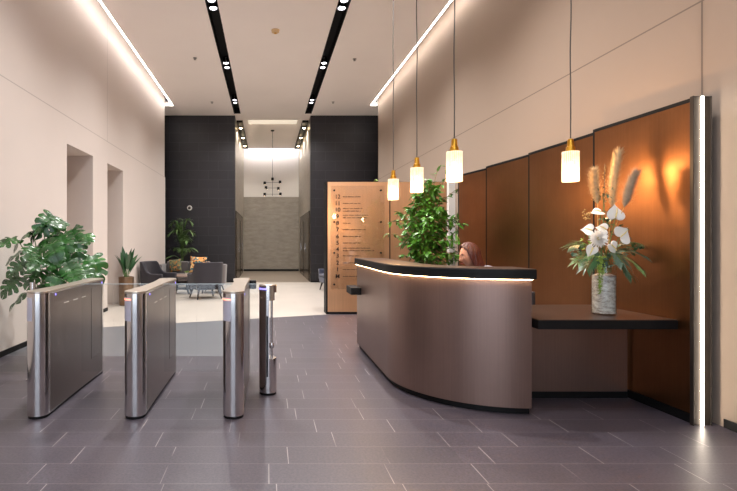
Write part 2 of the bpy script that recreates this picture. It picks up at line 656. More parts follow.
for a, b in ny:
    wl.box(-4.2, XL, a, b, 0, HT)
for a, b in ((7.88, 9.06), (9.88, 10.95)):
    wl.box(-4.2, XL, a, b, 2.965, HT)
wl.box(-4.3, -4.2, -3, YE, 0, HT)
struct('wall_left', wl, M['wall_l'])
struct('wall_right', MB().box(XR, XR + .3, -3, YE - .2, 0, HT), M['wall_r'])
struct('wall_back_left', MB().box(-5.2, -1.085, YB, YB + .3, 0, HT), M['charcoal'])
struct('wall_back_right', MB().box(1.475, 5.4, YB, YB + .3, 0, HT), M['charcoal'])
struct('wall_passage_left', MB().box(-5.3, -5.2, YE - .3, YB + .3, 0, HT).box(-5.2, -4.3, YE - .3, YE - .2, 0, HT), M['plain'])
struct('wall_passage_right', MB().box(5.4, 5.5, YE - .3, YB + .3, 0, HT).box(XR + .3, 5.4, YE - .3, YE - .2, 0, HT), M['plain'])
struct('wall_lobby_left', MB().box(-1.385, -1.087, YB + .3, 23, 0, HT), M['stone'])
struct('wall_lobby_right', MB().box(1.477, 1.775, YB + .3, 23, 0, HT), M['stone'])
struct('wall_lobby_back', MB().box(-1.385, 1.775, 22.9, 23.1, 0, 3.45), M['stone'])
struct('wall_lobby_upper', MB().box(-1.385, 1.775, 22.92, 23.1, 3.46, HT), M['plain'])
struct('trim_1', MB().box(-1.087, 1.477, 22.87, 22.9, 0, .09), M['black'])
cl = MB()
CL, CR, CE = -2.94, 3.24, 15.42
for a, b in ((CL, TX[0][0]), (TX[0][1], TX[1][0]), (TX[1][1], CR)):
    cl.box(a, b, -3, CE, H, H + .12)
for a, b in ((-5.3, TX[0][0]), (TX[0][1], TX[1][0]), (TX[1][1], 5.5)):
    cl.box(a, b, CE, YB, H, H + .12)
for a, b in TX:
    cl.box(a, b, 16.4, YB, H, H + .12)
    cl.box(a, b, -3, -2.6, H, H + .12)
cl.box(-1.087, 1.477, YB, 22.55, H, H + .12)
cl.box(-5.3, 5.5, -3.1, 23.1, HT, HT + .1)
cl.box(-4.3, XL, YE, YE + .05, H, HT).box(XR, XR + .3, YE, YE + .05, H, HT)
struct('ceiling', cl, M['ceil'])
def base(n, *a):
    struct('baseboard_' + n, MB().box(*a), M['black'])
base('left', XL, XL + .012, -3, 7.88, 0, .068)
base('left_pier', XL, XL + .012, 9.06, 9.88, 0, .068)
base('left_end', XL, XL + .012, 10.95, YE, 0, .068)
base('right', XR - .012, XR, -3, 3.69, 0, .065)
base('back_left', -5.2, -1.085, YB - .012, YB, 0, .06)
base('back_right', 1.475, 5.4, YB - .012, YB, 0, .06)
struct('trim_2', MB().box(XL - .02, XL + .012, YE, YE + .03, 0, 3.4), M['white_plastic'])

# the street front behind the viewer: mullions, transoms and glass
fr = MB()
struct('wall_front_mask', MB().box(2.6, XR, -3.1, -2.98, 0, HT), M['wall_r'])  # added unseen wall, keeps bright glazing out of the directory plate's reflection
for x in (-3.21, -1.25, .7, 2.56):
    fr.box(x - .035, x + .035, -3.08, -2.98, 0, HT)
for z in (0, 2.6, 5.57):
    fr.box(-3.21, 2.6, -3.07, -2.99, z, z + .08)
wf = struct('window_1', fr, M['black_metal'])
struct('window_glass', MB().box(-3.2, 2.59, -3.035, -3.025, .05, 5.6), M['facade'], wf)

# ------------------------------------------------------------------ ceiling lights
def cove(name, pts, label, grp, loc, led='led_cove'):
    t = thing(name, label, 'light strip', loc, group=grp)
    s, p = MB(), MB()
    for x0, x1, y0, y1 in pts:
        s.box(x0, x1, y0, y1, .004, .03)
        p.box(x0, x1, y0, y1, .031, .045)
    s.obj('led_strip', M[led], t)
    p.obj('strip_profile', M['white_plastic'], t)
    return t
cove('cove_light', [(CL - .034, CL - .004, -2.9, CE - .06), (XL + .004, CL - .004, CE - .036, CE - .006)], 'long white cove light washing the wall above the two doorway niches', None, (0, 0, H))
cove('cove_light', [(CR + .004, CR + .034, -2.9, CE - .06), (CR + .004, XR - .004, CE - .036, CE - .006)], 'long white cove light washing the wall above the bronze panels', None, (0, 0, H))
cove('cove_light', [(-1.07, 1.46, 22.6, 22.66)], 'short cove light above the stone end wall of the lift lobby', None, (0, 0, H + .05), 'led_lobby')

def spot(loc, energy, size, col, blend=.6, rot=(0, 0, 0)):
    l = bpy.data.lights.new('spotlight_beam', 'SPOT')
    l.energy, l.spot_size, l.spot_blend, l.color, l.shadow_soft_size = energy, R(size), blend, col, .06
    o = bpy.data.objects.new('spotlight_beam', l)
    COL.objects.link(o)
    o.location = loc
    o.rotation_euler = rot
    return o
WARM = (1, .97, .95)
SPOT_E = 315
for (a, b), side in zip(TX, ('turnstile', 'reception')):
    t = thing('light_slot', f'long black ceiling light slot nearer the {"niche" if side == "turnstile" else "pendant lamp"} side of the hall', 'light slot', ((a + b) / 2, 0, H), group='black light slots in the hall ceiling')
    hw = (b - a) / 2 - .001
    ch = MB().box(-hw, -hw + .008, -2.6, 16.4, -.002, .2).box(hw - .008, hw, -2.6, 16.4, -.002, .2).box(-hw, hw, -2.6, 16.4, .2, .21)
    ch.box(-hw, hw, -2.6, -2.59, 0, .2).box(-hw, hw, 16.39, 16.4, 0, .2)
    ch.obj('channel', M['black'], t)
    for y in (-.4, 2.7, 5.8, 8.9, 12., 15.1):
        for dy in (-.15, .15):
            h_ = MB().lathe([(.06, .199), (.09, .03), (.08, .03), (.06, .1), (.0, .1)], (0, y + dy, 0), 20).obj('spotlight', M['steel'], t, smooth=True)
            MB().lathe([(.0, .098), (.05, .098), (.062, .07), (.045, .04), (.0, .03)], (0, y + dy, 0), 20).obj('lens', M['lamp_cool'], h_, smooth=True)
        spot(((a + b) / 2, y, H - .005), SPOT_E * (.12 if y < 0 else .45 if y < 4 else .8 if y > 10 else 1.12), 130, WARM, 1.)
for x, nm in ((-.965, 'beside the wall nearer the lounge'), (1.355, 'beside the wall nearer the directory')):
    t = thing('light_slot', f'short black light slot in the lift lobby ceiling {nm}', 'light slot', (x, 0, H), group='black light slots in the lift lobby ceiling')
    MB().box(-.105, .105, 17.3, 22.3, -.07, -.001).obj('channel', M['black'], t)
    for y in (18.0, 19.7, 21.4):
        h_ = MB().lathe([(.06, -.069), (.065, -.11), (.055, -.11)], (0, y, 0), 16).obj('spotlight', M['black_metal'], t, smooth=True)
        MB().lathe([(0., -.09), (.053, -.09), (.05, -.12), (.03, -.138), (0., -.142)], (0, y, 0), 16).obj('lens', M['lamp_warm'], h_, smooth=True)
        spot((x, y, H - .16), 120, 120, (1, .95, .86), 1.)
t = thing('ceiling_light_panel', 'pale rectangular light panel in the lift lobby ceiling', 'light panel', (.2, 17.5, H))
MB().box(-.9, .9, -.33, .33, -.012, -.001).obj('frame', M['white_plastic'], t)
MB().box(-.87, .87, -.3, .3, -.016, -.0121).obj('diffuser', emit('panel_diffuser', '#ffeccf', .3), t)

# small things on the ceiling and the charcoal wall
t = thing('smoke_detector', 'small ivory smoke detector between the two long light slots', 'smoke detector', (.17, 9.9, H))
MB().lathe([(.05, -.06), (.075, -.045), (.085, -.001)], n=24).obj('body', M['tan_plastic'], t, smooth=True)
MB().lathe([(.0, -.075), (.022, -.072), (.03, -.06)], n=16).obj('sensor', M['brass'], t, smooth=True)
def sprinkler(px, py, label):
    Y = 4.25 * 491 / (241 - py)
    t = thing('ceiling_sprinkler', label, 'sprinkler', ((px - 267) * Y / 491, Y, H), group='sprinkler heads in the ceiling')
    MB().lathe([(.0, -.045), (.03, -.044), (.032, -.04), (.012, -.038), (.012, -.012), (.045, -.008), (.045, -.001)], n=16).obj('body', M['grey_metal'], t, smooth=True)
sprinkler(195, 58, 'small grey ceiling sprinkler nearer the niche wall, the closer of two')
sprinkler(354.5, 59, 'small grey ceiling sprinkler nearer the pendant wall, the closer of two')
sprinkler(212, 102, 'small grey ceiling sprinkler above the lounge, near the charcoal wall')
sprinkler(333, 102, 'small grey ceiling sprinkler near the charcoal wall, above the directory')
t = thing('security_camera', 'round white dome camera on the charcoal wall above the palm', 'security camera', (-2.62, YB, 2.52))
MB().cyl((0, -.001, 0), (0, -.05, 0), .085, .078, 24).obj('mounting_ring', M['white_plastic'], t, smooth=True)
MB().ball((0, -.05, 0), (.05, .05, .05), 16, 10).obj('dome', mat('smoked_dome', '#4a4542', .15), t, smooth=True)

# ------------------------------------------------------------------ lift lobby
def lift_side(x, s, n):
    f = struct(f'trim_{n}', MB().box(min(x, x + s * .02), max(x, x + s * .02), 17.0, 21.7, 0, 2.45), M['lift'])
    for i, y in enumerate((17.9, 20.3)):
        d = struct(f'door_{(n - 3) * 2 + i + 1}', MB().box(min(x + s * .022, x + s * .03), max(x + s * .022, x + s * .03), y - .55, y - .004, .01, 2.2)
                   .box(min(x + s * .022, x + s * .03), max(x + s * .022, x + s * .03), y + .004, y + .55, .01, 2.2), M['lift_leaf'])
        pb = struct('call_panel', MB().box(min(x + s * .022, x + s * .035), max(x + s * .022, x + s * .035), y + .8, y + .9, 1., 1.3), M['steel'], d)
lift_side(-1.087, 1, 3)
lift_side(1.477, -1, 4)
t = thing('chandelier', 'black stick chandelier with seven small lamps hanging in the lift lobby', 'chandelier', (.21, 18.85, 0))
MB().lathe([(.06, H - .04), (.075, H - .001)], n=20).obj('ceiling_rose', M['black_metal'], t, smooth=True)
k = 18.85 / 491
zz = lambda py: 1.4 - (py - 241) * k
MB().cyl((0, 0, zz(196)), (0, 0, H - .04), .007, n=8).obj('rod', M['black_metal'], t)
for x0, x1, py in ((264.7, 280, 182.5), (266, 278.3, 188), (264.7, 280.4, 194.2)):
    MB().cyl(((x0 - 267) * k - .21, 0, zz(py)), ((x1 - 267) * k - .21, 0, zz(py)), .006, n=8).obj('arm', M['black_metal'], t)
for px, py in ((272.5, 179), (264.7, 183), (280, 182), (266, 187.6), (278.3, 188.5), (264.7, 194.3), (280.4, 194)):
    s_ = MB().lathe([(.03, -.055), (.05, -.05), (.05, .05), (.03, .055)], ((px - 267) * k - .21, 0, zz(py)), 14).obj('lamp', M['black_metal'], t, smooth=True)
    MB().ball(((px - 267) * k - .21, 0, zz(py) - .035), .022, 8, 6).obj('bulb', M['lamp_warm'], s_, smooth=True)

# ------------------------------------------------------------------ bronze wall panels
PZ = 2.5
def wall_panel(y0, x0, y1, x1, label):
    t = thing('wall_panel', label, 'wall panel', (x0, y0, 0), group='bronze wall panels behind reception')
    dx, dy = x1 - x0, y1 - y0
    n = V((dy, -dx, 0)).normalized()
    q = lambda a, b, e=0.: [(V((0, 0, 0)) + n * a)[:2], (V((dx, dy, 0)) + n * a)[:2], (V((dx, dy, 0)) + n * b)[:2], (V((0, 0, 0)) + n * b)[:2]]
    L_ = math.hypot(dx, dy)
    u = V((dx, dy, 0)) / L_
    def q(a, b, i0=0., i1=0.):
        p0, p1 = u * i0, u * (L_ - i1)
        return [(p0 + n * a)[:2], (p1 + n * a)[:2], (p1 + n * b)[:2], (p0 + n * b)[:2]]
    MB().prism(q(0, .02, .006, .022), .07, PZ - .03).obj('face_sheet', M['bronze'], t)
    MB().prism(q(.0205, .09), .0, PZ).prism(q(-.002, .0204, .0, L_ - .0055), .067, PZ).prism(q(-.002, .0204, L_ - .021, .0), .067, PZ).prism(q(-.002, .0204, .0057, .0215), PZ - .0295, PZ).obj('backing_frame', M['black'], t)
    MB().prism(q(-.012, .02), .0, .066).obj('kick_plinth', M['black'], t)
    return t
wall_panel(3.76, 3.265, 4.86, 3.225, 'bronze wall panel with orange glow behind the flower vase')
wall_panel(4.90, 3.315, 6.15, 3.272, 'bronze wall panel second from the tall light column')
wall_panel(6.19, 3.325, 7.26, 3.235, 'bronze wall panel third from the tall light column')
wall_panel(7.30, 3.325, 8.2, 3.19, 'bronze wall panel beside the pale post, farthest from the light column')
t = thing('light_column', 'tall slim light column of dark metal at the end of the bronze panels', 'light column', (3.314, 3.73, 0))
MB().box(-.088, -.080, -.012, .02, 0, PZ).box(.052, .060, -.006, .02, 0, PZ).box(-.080, .052, .0, .02, 0, PZ).obj('housing', M['column_metal'], t, bevel=.002)
def cove_sheet(x0, x1, dp=.027):
    pts = [(x0 + (x1 - x0) * i / 8, -.001 - dp * (i / 8) ** 1.6) for i in range(9)]
    return MB().add([(x, y, z) for z in (.05, PZ - .01) for x, y in pts], [(i, i + 1, i + 10, i + 9) for i in range(8)])
cove_sheet(-.023, -.0795, .003).obj('reflector', M['column_metal'], t, smooth=True)
cove_sheet(-.009, .0515, .003).obj('reflector', M['column_metal'], t, smooth=True)
MB().box(-.022, -.010, -.014, -.0005, .0, PZ - .004).obj('led_strip', M['led_white'], t)
struct('trim_5', MB().box(3.075, 3.18, 8.3, 8.4, 0, 2.52), M['white_plastic'])

# ------------------------------------------------------------------ directory
DY = 9.4
t = thing('directory_board', 'copper coloured floor directory board listing levels 12 down to M', 'directory board', (1.13, DY, 0), group=None)
MB().box(.03, 1.21, 0, .02, .045, 2.53).obj('face_sheet', M['bronze_dir'], t)
MB().box(0, .0295, -.006, .36, 0, 2.535).box(.03, 1.21, .021, .36, 0, 2.535).obj('frame', M['black'], t)
MB().box(.03, 1.21, -.004, .02, 0, .044).obj('kick_plinth', M['black'], t)
kk = DY / 491
dz = lambda py: 1.4 - (py - 241) * kk
dx_ = lambda px: (px - 267) * kk - 1.13
MB().box(dx_(330.5), dx_(384), -.03, -.022, dz(289), dz(186)).obj('glass_plate', M['plate'], t)
for px in (334, 380.5):
    for py in (190.5, 222, 252.8, 284.3):
        MB().cyl((dx_(px), -.001, dz(py)), (dx_(px), -.04, dz(py)), .018, n=14).obj('standoff_bolt', M['black_metal'], t)
rows = [('12', 197, (360,)), ('11', 203.6, (360,)), ('10', 210, (362, 360)), ('9', 216.6, (368, 367)), ('8', 223.3, (350,)), ('7', 229.7, (365,)), ('6', 236.5, (360,)), ('5', 243, (360,)),
        ('4', 249.4, (370, 373)), ('3', 255.8, (360,)), ('2', 262.8, (360,)), ('1', 269.4, (360,)), ('M', 276.3, (360,))]
rr = random.Random(3)
for s, py, ends in rows:
    text_mesh(s, .11, (dx_(337.3), -.0328, dz(py)), M['ink'], t, 'level_lettering')
    for i, e in enumerate(ends):
        z = dz(py + (0 if len(ends) == 1 else (-1.3, 1.3)[i]))
        x, tx = dx_(342.6), MB()
        end = dx_(e)
        while x < end:
            for _ in range(rr.randint(4, 8)):
                hh = rr.choice((.006, .006, .011))
                tx.box(x, x + .011, -.0325, -.0302, z - .007, z + hh)
                x += .0165
                if x > end:
                    break
            x += .014
        tx.obj('text_line', M['ink'], t)
t = thing('wall_panel', 'plain copper coloured panel behind the ficus, beside the level list', 'panel', (2.35, DY, 0))
MB().box(.01, 1.085, 0, .02, .045, 2.53).obj('face_sheet', M['bronze_dir'], t)
MB().box(0, .0095, -.004, .36, 0, 2.535).box(.01, 1.085, .021, .36, 0, 2.535).obj('frame', M['black'], t)
MB().box(.01, 1.085, -.004, .02, 0, .044).obj('kick_plinth', M['black'], t)

# ------------------------------------------------------------------ reception desk
AC, AR, YD0, YD1 = (2.125, 4.88), .935, 6.5, 3.945
def desk_path(off, n=28):
    """the outer face of the counter, pulled inward by off"""
    r = AR - off
    p = [(AC[0] - r, YD0), (AC[0] - r, 5.7)]
    p += [(AC[0] - r * math.cos(a), AC[1] - r * math.sin(a)) for a in [PI / 2 * i / n for i in range(n + 1)]]
    return p
desk = thing('reception_desk', 'curved bronze reception desk with black counter edge and glowing line beneath', 'reception desk', (0, 0, 0))
MB().band(desk_path(0), desk_path(.06), .055, 1.092).obj('front_panel', M['bronze_desk'], desk, smooth=True)
MB().band(desk_path(.035), desk_path(.2), 0, .054).obj('kick_plinth', M['black'], desk, smooth=True)
def slab(o0, o1, e):
    a, b = desk_path(o0), desk_path(o1)
    a, b = [(a[0][0], a[0][1] + e)] + a[1:], [(b[0][0], b[0][1] + e)] + b[1:]
    a.append((AC[0] + e, a[-1][1]))
    b.append((AC[0] + e, b[-1][1]))
    return a, b
MB().band(*slab(-.028, .36, .028), 1.0925, 1.171).obj('counter_edge', M['black'], desk, smooth=True, bevel=.004)
MB().band(*slab(-.024, .356, .024), 1.1712, 1.176).obj('counter_top', M['bronze_top'], desk, smooth=True)
MB().band(desk_path(-.021), desk_path(-.004), 1.0893, 1.0921).obj('led_strip', M['led_desk'], desk, smooth=True)
MB().band(desk_path(.065), desk_path(.85), .70, .74).obj('worktop', M['black'], desk, smooth=True)
MB().box(2.126, 2.128, 3.95, 4.9, .055, 1.09).obj('end_panel', M['bronze_desk'], desk)
MB().box(1.06, 1.188, 6.2, 6.56, .72, .81).obj('access_shelf', M['black'], desk, bevel=.004)
t = thing('monitor', 'computer monitor on the worktop behind the reception counter', 'monitor', (1.80, 5.12, .741))
MB().box(-.1, .1, -.07, .07, 0, .012).obj('base', M['black_metal'], t)
MB().box(-.02, .02, -.012, .012, .012, .2).obj('stand', M['black_metal'], t)
MB().box(-.25, .25, -.016, .016, .06, .34).obj('screen', M['black_metal'], t)
t.rotation_euler = (0, 0, R(75))

tb = thing('side_table', 'low dark bronze side table between the reception desk and the bronze panels', 'table', (2.15, 3.89, 0))
MB().prism([(0, 0), (1.105, 0), (1.070, .93), (0, .93)], .70, .77).obj('tabletop', M['black'], tb, bevel=.003)
MB().prism([(.004, .004), (1.100, .004), (1.066, .925), (.004, .925)], .7702, .776).obj('surface_sheet', M['bronze_top'], tb)
MB().box(0, 1.07, .5, .53, .056, .699).obj('modesty_panel', M['bronze_desk'], tb)
MB().box(0, 1.065, .49, .54, 0, .055).obj('kick_plinth', M['black'], tb)

# ------------------------------------------------------------------ pendants
def make_pendant(name_label, x, y):
    t = thing('pendant_lamp', name_label, 'pendant lamp', (x, y, 1.945), group='pendant lamps over the reception desk')
    r, h = .071, .272
    MB().lathe([(r - .006, .0), (r, .0), (r, h), (.03, h + .002), (.03, h - .004), (r - .006, h - .004), (r - .006, 0.)], n=40).obj('glass_shade', M['shade'], t, smooth=True)
    MB().lathe([(.0, h + .0025), (.042, h + .003), (.036, h + .045), (.029, h + .05), (.024, h + .115), (.012, h + .12)], n=24).obj('brass_cap', M['brass'], t, smooth=True)
    MB().ball((0, 0, .15), (.024, .024, .034), 12, 8).obj('bulb', M['bulb'], t, smooth=True)
    MB().cyl((0, 0, .18), (0, 0, h - .004), .014, n=12).obj('lamp_holder', M['brass'], t)
    hc = H - 1.945
    cd = []
    for i in range(25):
        z = h + .11 + (hc - .03 - h - .11) * i / 24
        cd.append((.004 * math.sin(i * .9) * math.sin(PI * i / 24), .003 * math.cos(i * 1.1) * math.sin(PI * i / 24), z))
    MB().tube(cd, .0055, 8).obj('cord', M['grey_cord'], t, smooth=True)
    MB().lathe([(.05, hc - .03), (.055, hc - .02), (.055, hc - .001)], n=24).obj('ceiling_rose', M['white_plastic'], t, smooth=True)
    l = bpy.data.lights.new('pendant_glow', 'POINT')
    l.energy, l.color, l.shadow_soft_size = 62, (1, .56, .24), .045
    o = bpy.data.objects.new('pendant_glow', l)
    COL.objects.link(o)
    o.location = (x, y, 1.945 + .07)
    return t
M['grey_cord'] = mat('grey_cord', '#4a4744', .8)
make_pendant('glowing pendant lamp hanging alone over the flower vase table', 2.78, 4.5)
make_pendant('glowing pendant lamp just in front of the dark bronze panels, above the seated person', 1.715, 4.5)
make_pendant('glowing pendant lamp hanging in front of the ficus crown', 1.677, 5.5)
make_pendant('glowing pendant lamp hanging over the far end of the desk, before the directory', 1.67, 6.5)

# ------------------------------------------------------------------ turnstiles
GL, GRAD = 1.45, .084
def gate_outline(e=0., waist=True):
    r = GRAD + e
    pts = []
    for i in range(17):                       # front cap, from the flat flank round to the other
        a = PI * i / 16
        pts.append((r * math.cos(a), GRAD - r * math.sin(a)))
    wl_ = [(.12, .0), (.3, .016), (.5, .03), (.72, .034), (.95, .03), (1.15, .016), (1.33, .0)]
    pts += [(-r + d, y) for y, d in wl_]
    for i in range(17):
        a = PI * i / 16
        pts.append((-r * math.cos(a), GL - GRAD + r * math.sin(a)))
    pts += [(r - d * .25, y) for y, d in wl_[::-1]]
    return pts
def glass_wing(x0, x1, y=.76):
    return MB().box(min(x0, x1), max(x0, x1), y - .006, y + .006, .18, .995)
def make_gate(x, label, orange, wings):
    t = thing('turnstile', label, 'turnstile', (x, 3.845, 0), group='row of steel turnstiles')
    MB().prism(gate_outline(-.006), 0, .022).obj('kick_plinth', M['black'], t, smooth=True)
    MB().prism(gate_outline(), .0221, .985).obj('housing', M['steel'], t, smooth=True)
    MB().prism(gate_outline(.003), .9852, 1.003).obj('lid', M['steel_lid'], t, smooth=True, bevel=.002)
    # reader window wrapped round the front curve
    def wrap(a0, a1, z0, z1, e=.0015, n=8):
        o = [((GRAD + e) * math.cos(a0 + (a1 - a0) * i / n) * 1, GRAD - (GRAD + e) * math.sin(a0 + (a1 - a0) * i / n)) for i in range(n + 1)]
        q = [((GRAD - .004) * math.cos(a0 + (a1 - a0) * i / n), GRAD - (GRAD - .004) * math.sin(a0 + (a1 - a0) * i / n)) for i in range(n + 1)]
        return MB().band(o, q, z0, z1)
    a0, a1 = R(100), R(163)
    rd = wrap(a0, a1, .77, .955).obj('reader_window', M['reader'], t, smooth=True)
    if orange:
        wrap(a0, a1, .934, .946, .003).obj('indicator_light', M['led_orange'], rd, smooth=True)
    for y in (.2, GL - .12):
        MB().cyl((GRAD - .006, y, .962), (GRAD + .002, y, .962), .009, n=12).obj('status_light', M['led_blue'], t)
    rx = GRAD - .0045
    MB().box(GRAD - .014, GRAD + .0008, .1, GL - .1, .03, .978).obj('flank_shade_sheet', M['steel_shaded'], t)  # added thin sheet that paints the shaded side of the housing
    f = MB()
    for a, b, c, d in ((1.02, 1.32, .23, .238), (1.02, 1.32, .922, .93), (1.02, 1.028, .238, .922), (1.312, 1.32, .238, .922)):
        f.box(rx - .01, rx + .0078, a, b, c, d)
    ip = f.obj('side_panel', M['steel_shaded'], t)
    for y in (.42, .62, .82):
        MB().box(rx - .012, rx + .0066, y - .05, y + .05, .868 + .0, .874).obj('flank_dash', M['white_plastic'], t)  # short pale dashes in a row along the side
    for x0, x1 in wings:
        MB_ = glass_wing(x0, x1)
        MB_.obj('glass_wing', M['glass'], t)
        MB().box(min(x0, x1), max(x0, x1), .753, .767, .9955, 1.0).obj('glass_edge', M['glass_rim'], t)
    return t
M['glass_rim'] = mat('polished_glass_edge', '#c3d0d4', .1, spec=.8)
g1 = make_gate(-1.825, 'steel turnstile in front of the monstera, without orange light', False, [(.082, .385)])
g2 = make_gate(-1.05, 'middle steel turnstile with an orange light, between its two neighbours', True, [(-.05, -.385), (.082, .39)])
g3 = make_gate(-.268, 'steel turnstile with orange light and black knob, beside the slim round post', True, [(-.05, -.39), (.082, .185)])
k_ = MB().lathe([(.03, -.045), (.036, -.04), (.036, .04), (.03, .045)], (.12, 1.3, .945), 20).obj('card_reader', M['black_metal'], g3, smooth=True)
MB().box(.07, .1, 1.285, 1.315, .93, .96).obj('reader_bracket', M['black_metal'], k_)

t = thing('gate_post', 'slim round steel post with a cut-out and dark slot, standing alone', 'gate post', (.008, 4.52, 0))
rp = .08
MB().lathe([(rp - .004, 0), (rp - .004, .02)], n=32).obj('base_ring', M['black'], t, smooth=True)
MB().lathe([(rp, .0205), (rp, .33), (rp - .002, .332)], n=40).obj('lower_tube', M['steel'], t, smooth=True)
arc = [R(70 + 250 * i / 24) for i in range(25)]            # the tube wall left standing beside the cut-out
a_o = [(rp * math.cos(a), rp * math.sin(a)) for a in arc]
a_i = [((rp - .006) * math.cos(a), (rp - .006) * math.sin(a)) for a in arc]
half = [R(88 + 190 * i / 24) for i in range(25)]
MB().band([(rp * math.cos(a), rp * math.sin(a)) for a in half], [((rp - .045) * math.cos(a), (rp - .045) * math.sin(a)) for a in half], .3325, .86).obj('half_tube', M['steel'], t, smooth=True)
MB().band([(rp * math.cos(a), rp * math.sin(a)) for a in arc], [(.01 * math.cos(a), .01 * math.sin(a)) for a in arc], .8605, .93).obj('collar', M['steel'], t, smooth=True)
MB().lathe([(rp, .9305), (rp, .995), (rp - .004, 1.0)], n=40).obj('head', M['steel'], t, smooth=True)
MB().lathe([(rp - .006, 1.0005), (rp - .012, 1.006)], n=40).obj('lid', M['steel_lid'], t, smooth=True)
MB().cyl((.035, -.02, .333), (.035, -.02, .86), .011, n=14).obj('spindle', M['steel'], t, smooth=True)
MB().lathe([(.018, .42), (.022, .43), (.022, .46), (.018, .47)], (.035, -.02, 0), 16).obj('spindle_collar', M['steel'], t, smooth=True)
sa = R(261)
MB().band([((rp + .001) * math.cos(a), (rp + .001) * math.sin(a)) for a in (sa, sa + .1, sa + .17)], [((rp - .004) * math.cos(a), (rp - .004) * math.sin(a)) for a in (sa, sa + .1, sa + .17)], .17, .72).obj('slot', M['black'], t)
la = [R(200 + 70 * i / 10) for i in range(11)]
MB().band([((rp + .0015) * math.cos(a), (rp + .0015) * math.sin(a)) for a in la], [((rp - .003) * math.cos(a), (rp - .003) * math.sin(a)) for a in la], .958, .972).obj('status_light', M['led_blue'], t, smooth=True)

t = thing('glass_barrier', 'fixed clear glass barrier between the wall and the first turnstile', 'glass barrier', (-2.36, 4.95, 0))
MB().box(-.835, -.03, -.006, .006, .08, 1.37).obj('glass_pane', M['glass'], t)
MB().cyl((0, 0, .0), (0, 0, .985), .028, n=20).obj('post', M['steel'], t, smooth=True)
MB().lathe([(.06, 0), (.06, .012), (.03, .014)], n=24).obj('base_plate', M['steel'], t, smooth=True)
for z in (.3, .85):
    MB().box(-.055, -.02, -.016, .016, z - .025, z + .025).obj('clamp', M['steel'], t, bevel=.003)

# ------------------------------------------------------------------ lounge furniture
def make_armchair(label, m, loc, rz):
    """tub chair: local front is -Y"""
    t = thing('armchair', label, 'armchair', loc, rz, group='upholstered armchairs in the lounge')
    def ring(off, n=36):
        pts = []
        for i in range(n + 1):
            a = R(-12 + 204 * i / n)
            rx, ry = .365 - off, .36 - off
            x, y = rx * math.cos(a), ry * math.sin(a)
            x = math.copysign(abs(math.cos(a)) ** .62 * rx, math.cos(a))
            y = math.copysign(abs(math.sin(a)) ** .62 * ry, math.sin(a))
            pts.append((x, y))
        return [(pts[0][0], -.33)] + pts + [(pts[-1][0], -.33)]
    po, pi_ = ring(0), ring(.085)
    vs_, fs_ = [], []
    n = len(po)
    def top(i):
        y = po[i][1]
        f = max(0., min(1., (y - .02) / .24))
        f = f * f * (3 - 2 * f)
        return .6 + .29 * f
    rows_ = 7
    for side_ in (0, 1):
        for j in range(rows_):
            for i in range(n):
                p = (po, pi_)[side_][i]
                h = top(i) - (.0 if side_ == 0 else .0)
                z = .30 + (h - .30) * j / (rows_ - 1)
                lean = 1 + .07 * ((z - .3) / .6)
                vs_.append((p[0] * lean, p[1] * lean, z))
    for side_ in (0, 1):
        o = side_ * rows_ * n
        for j in range(rows_ - 1):
            for i in range(n - 1):
                a = o + j * n + i
                fs_.append((a, a + 1, a + n + 1, a + n))
    o, q = (rows_ - 1) * n, rows_ * n
    for i in range(n - 1):
        fs_.append((o + i, o + i + 1, q + o + i + 1, q + o + i))
        fs_.append((i, i + 1, q + i + 1, q + i))
    for e in (0, n - 1):
        for j in range(rows_ - 1):
            a = j * n + e
            fs_.append((a, a + n, q + a + n, q + a))
    MB().add(vs_, fs_).obj('back_shell', m, t, smooth=True, angle=60, bevel=.02, seg=3)
    MB().box(-.30, .30, -.34, .28, .22, .40).obj('seat_base', m, t, bevel=.03, seg=3)
    MB().box(-.27, .27, -.36, .24, .401, .47).obj('seat_cushion', m, t, bevel=.03, seg=3)
    for sx in (-1, 1):
        for y0, y1 in ((-.26, -.31), (.2, .27)):
            MB().cyl((sx * .31, y1, 0), (sx * .25, y0, .2195), .016, .028, 12).obj('leg', M['wood_dark'], t, smooth=True)
    return t
make_armchair('charcoal armchair with its back turned to the turnstiles', M['upholstery'], (-1.50, 12.05, 0), R(207))
make_armchair('dark armchair between the bronze planter and the round table, facing the table', M['upholstery'], (-2.74, 12.3, 0), R(70))
ch_ = make_armchair('grey armchair half hidden behind the one with its back turned', M['sofa'], (-1.44, 13.35, 0), R(-92))
ch_.scale = (.95, .9, .86)
make_armchair('navy armchair mostly hidden behind the directory board', M['upholstery_navy'], (1.9, 13.9, 0), R(-75))

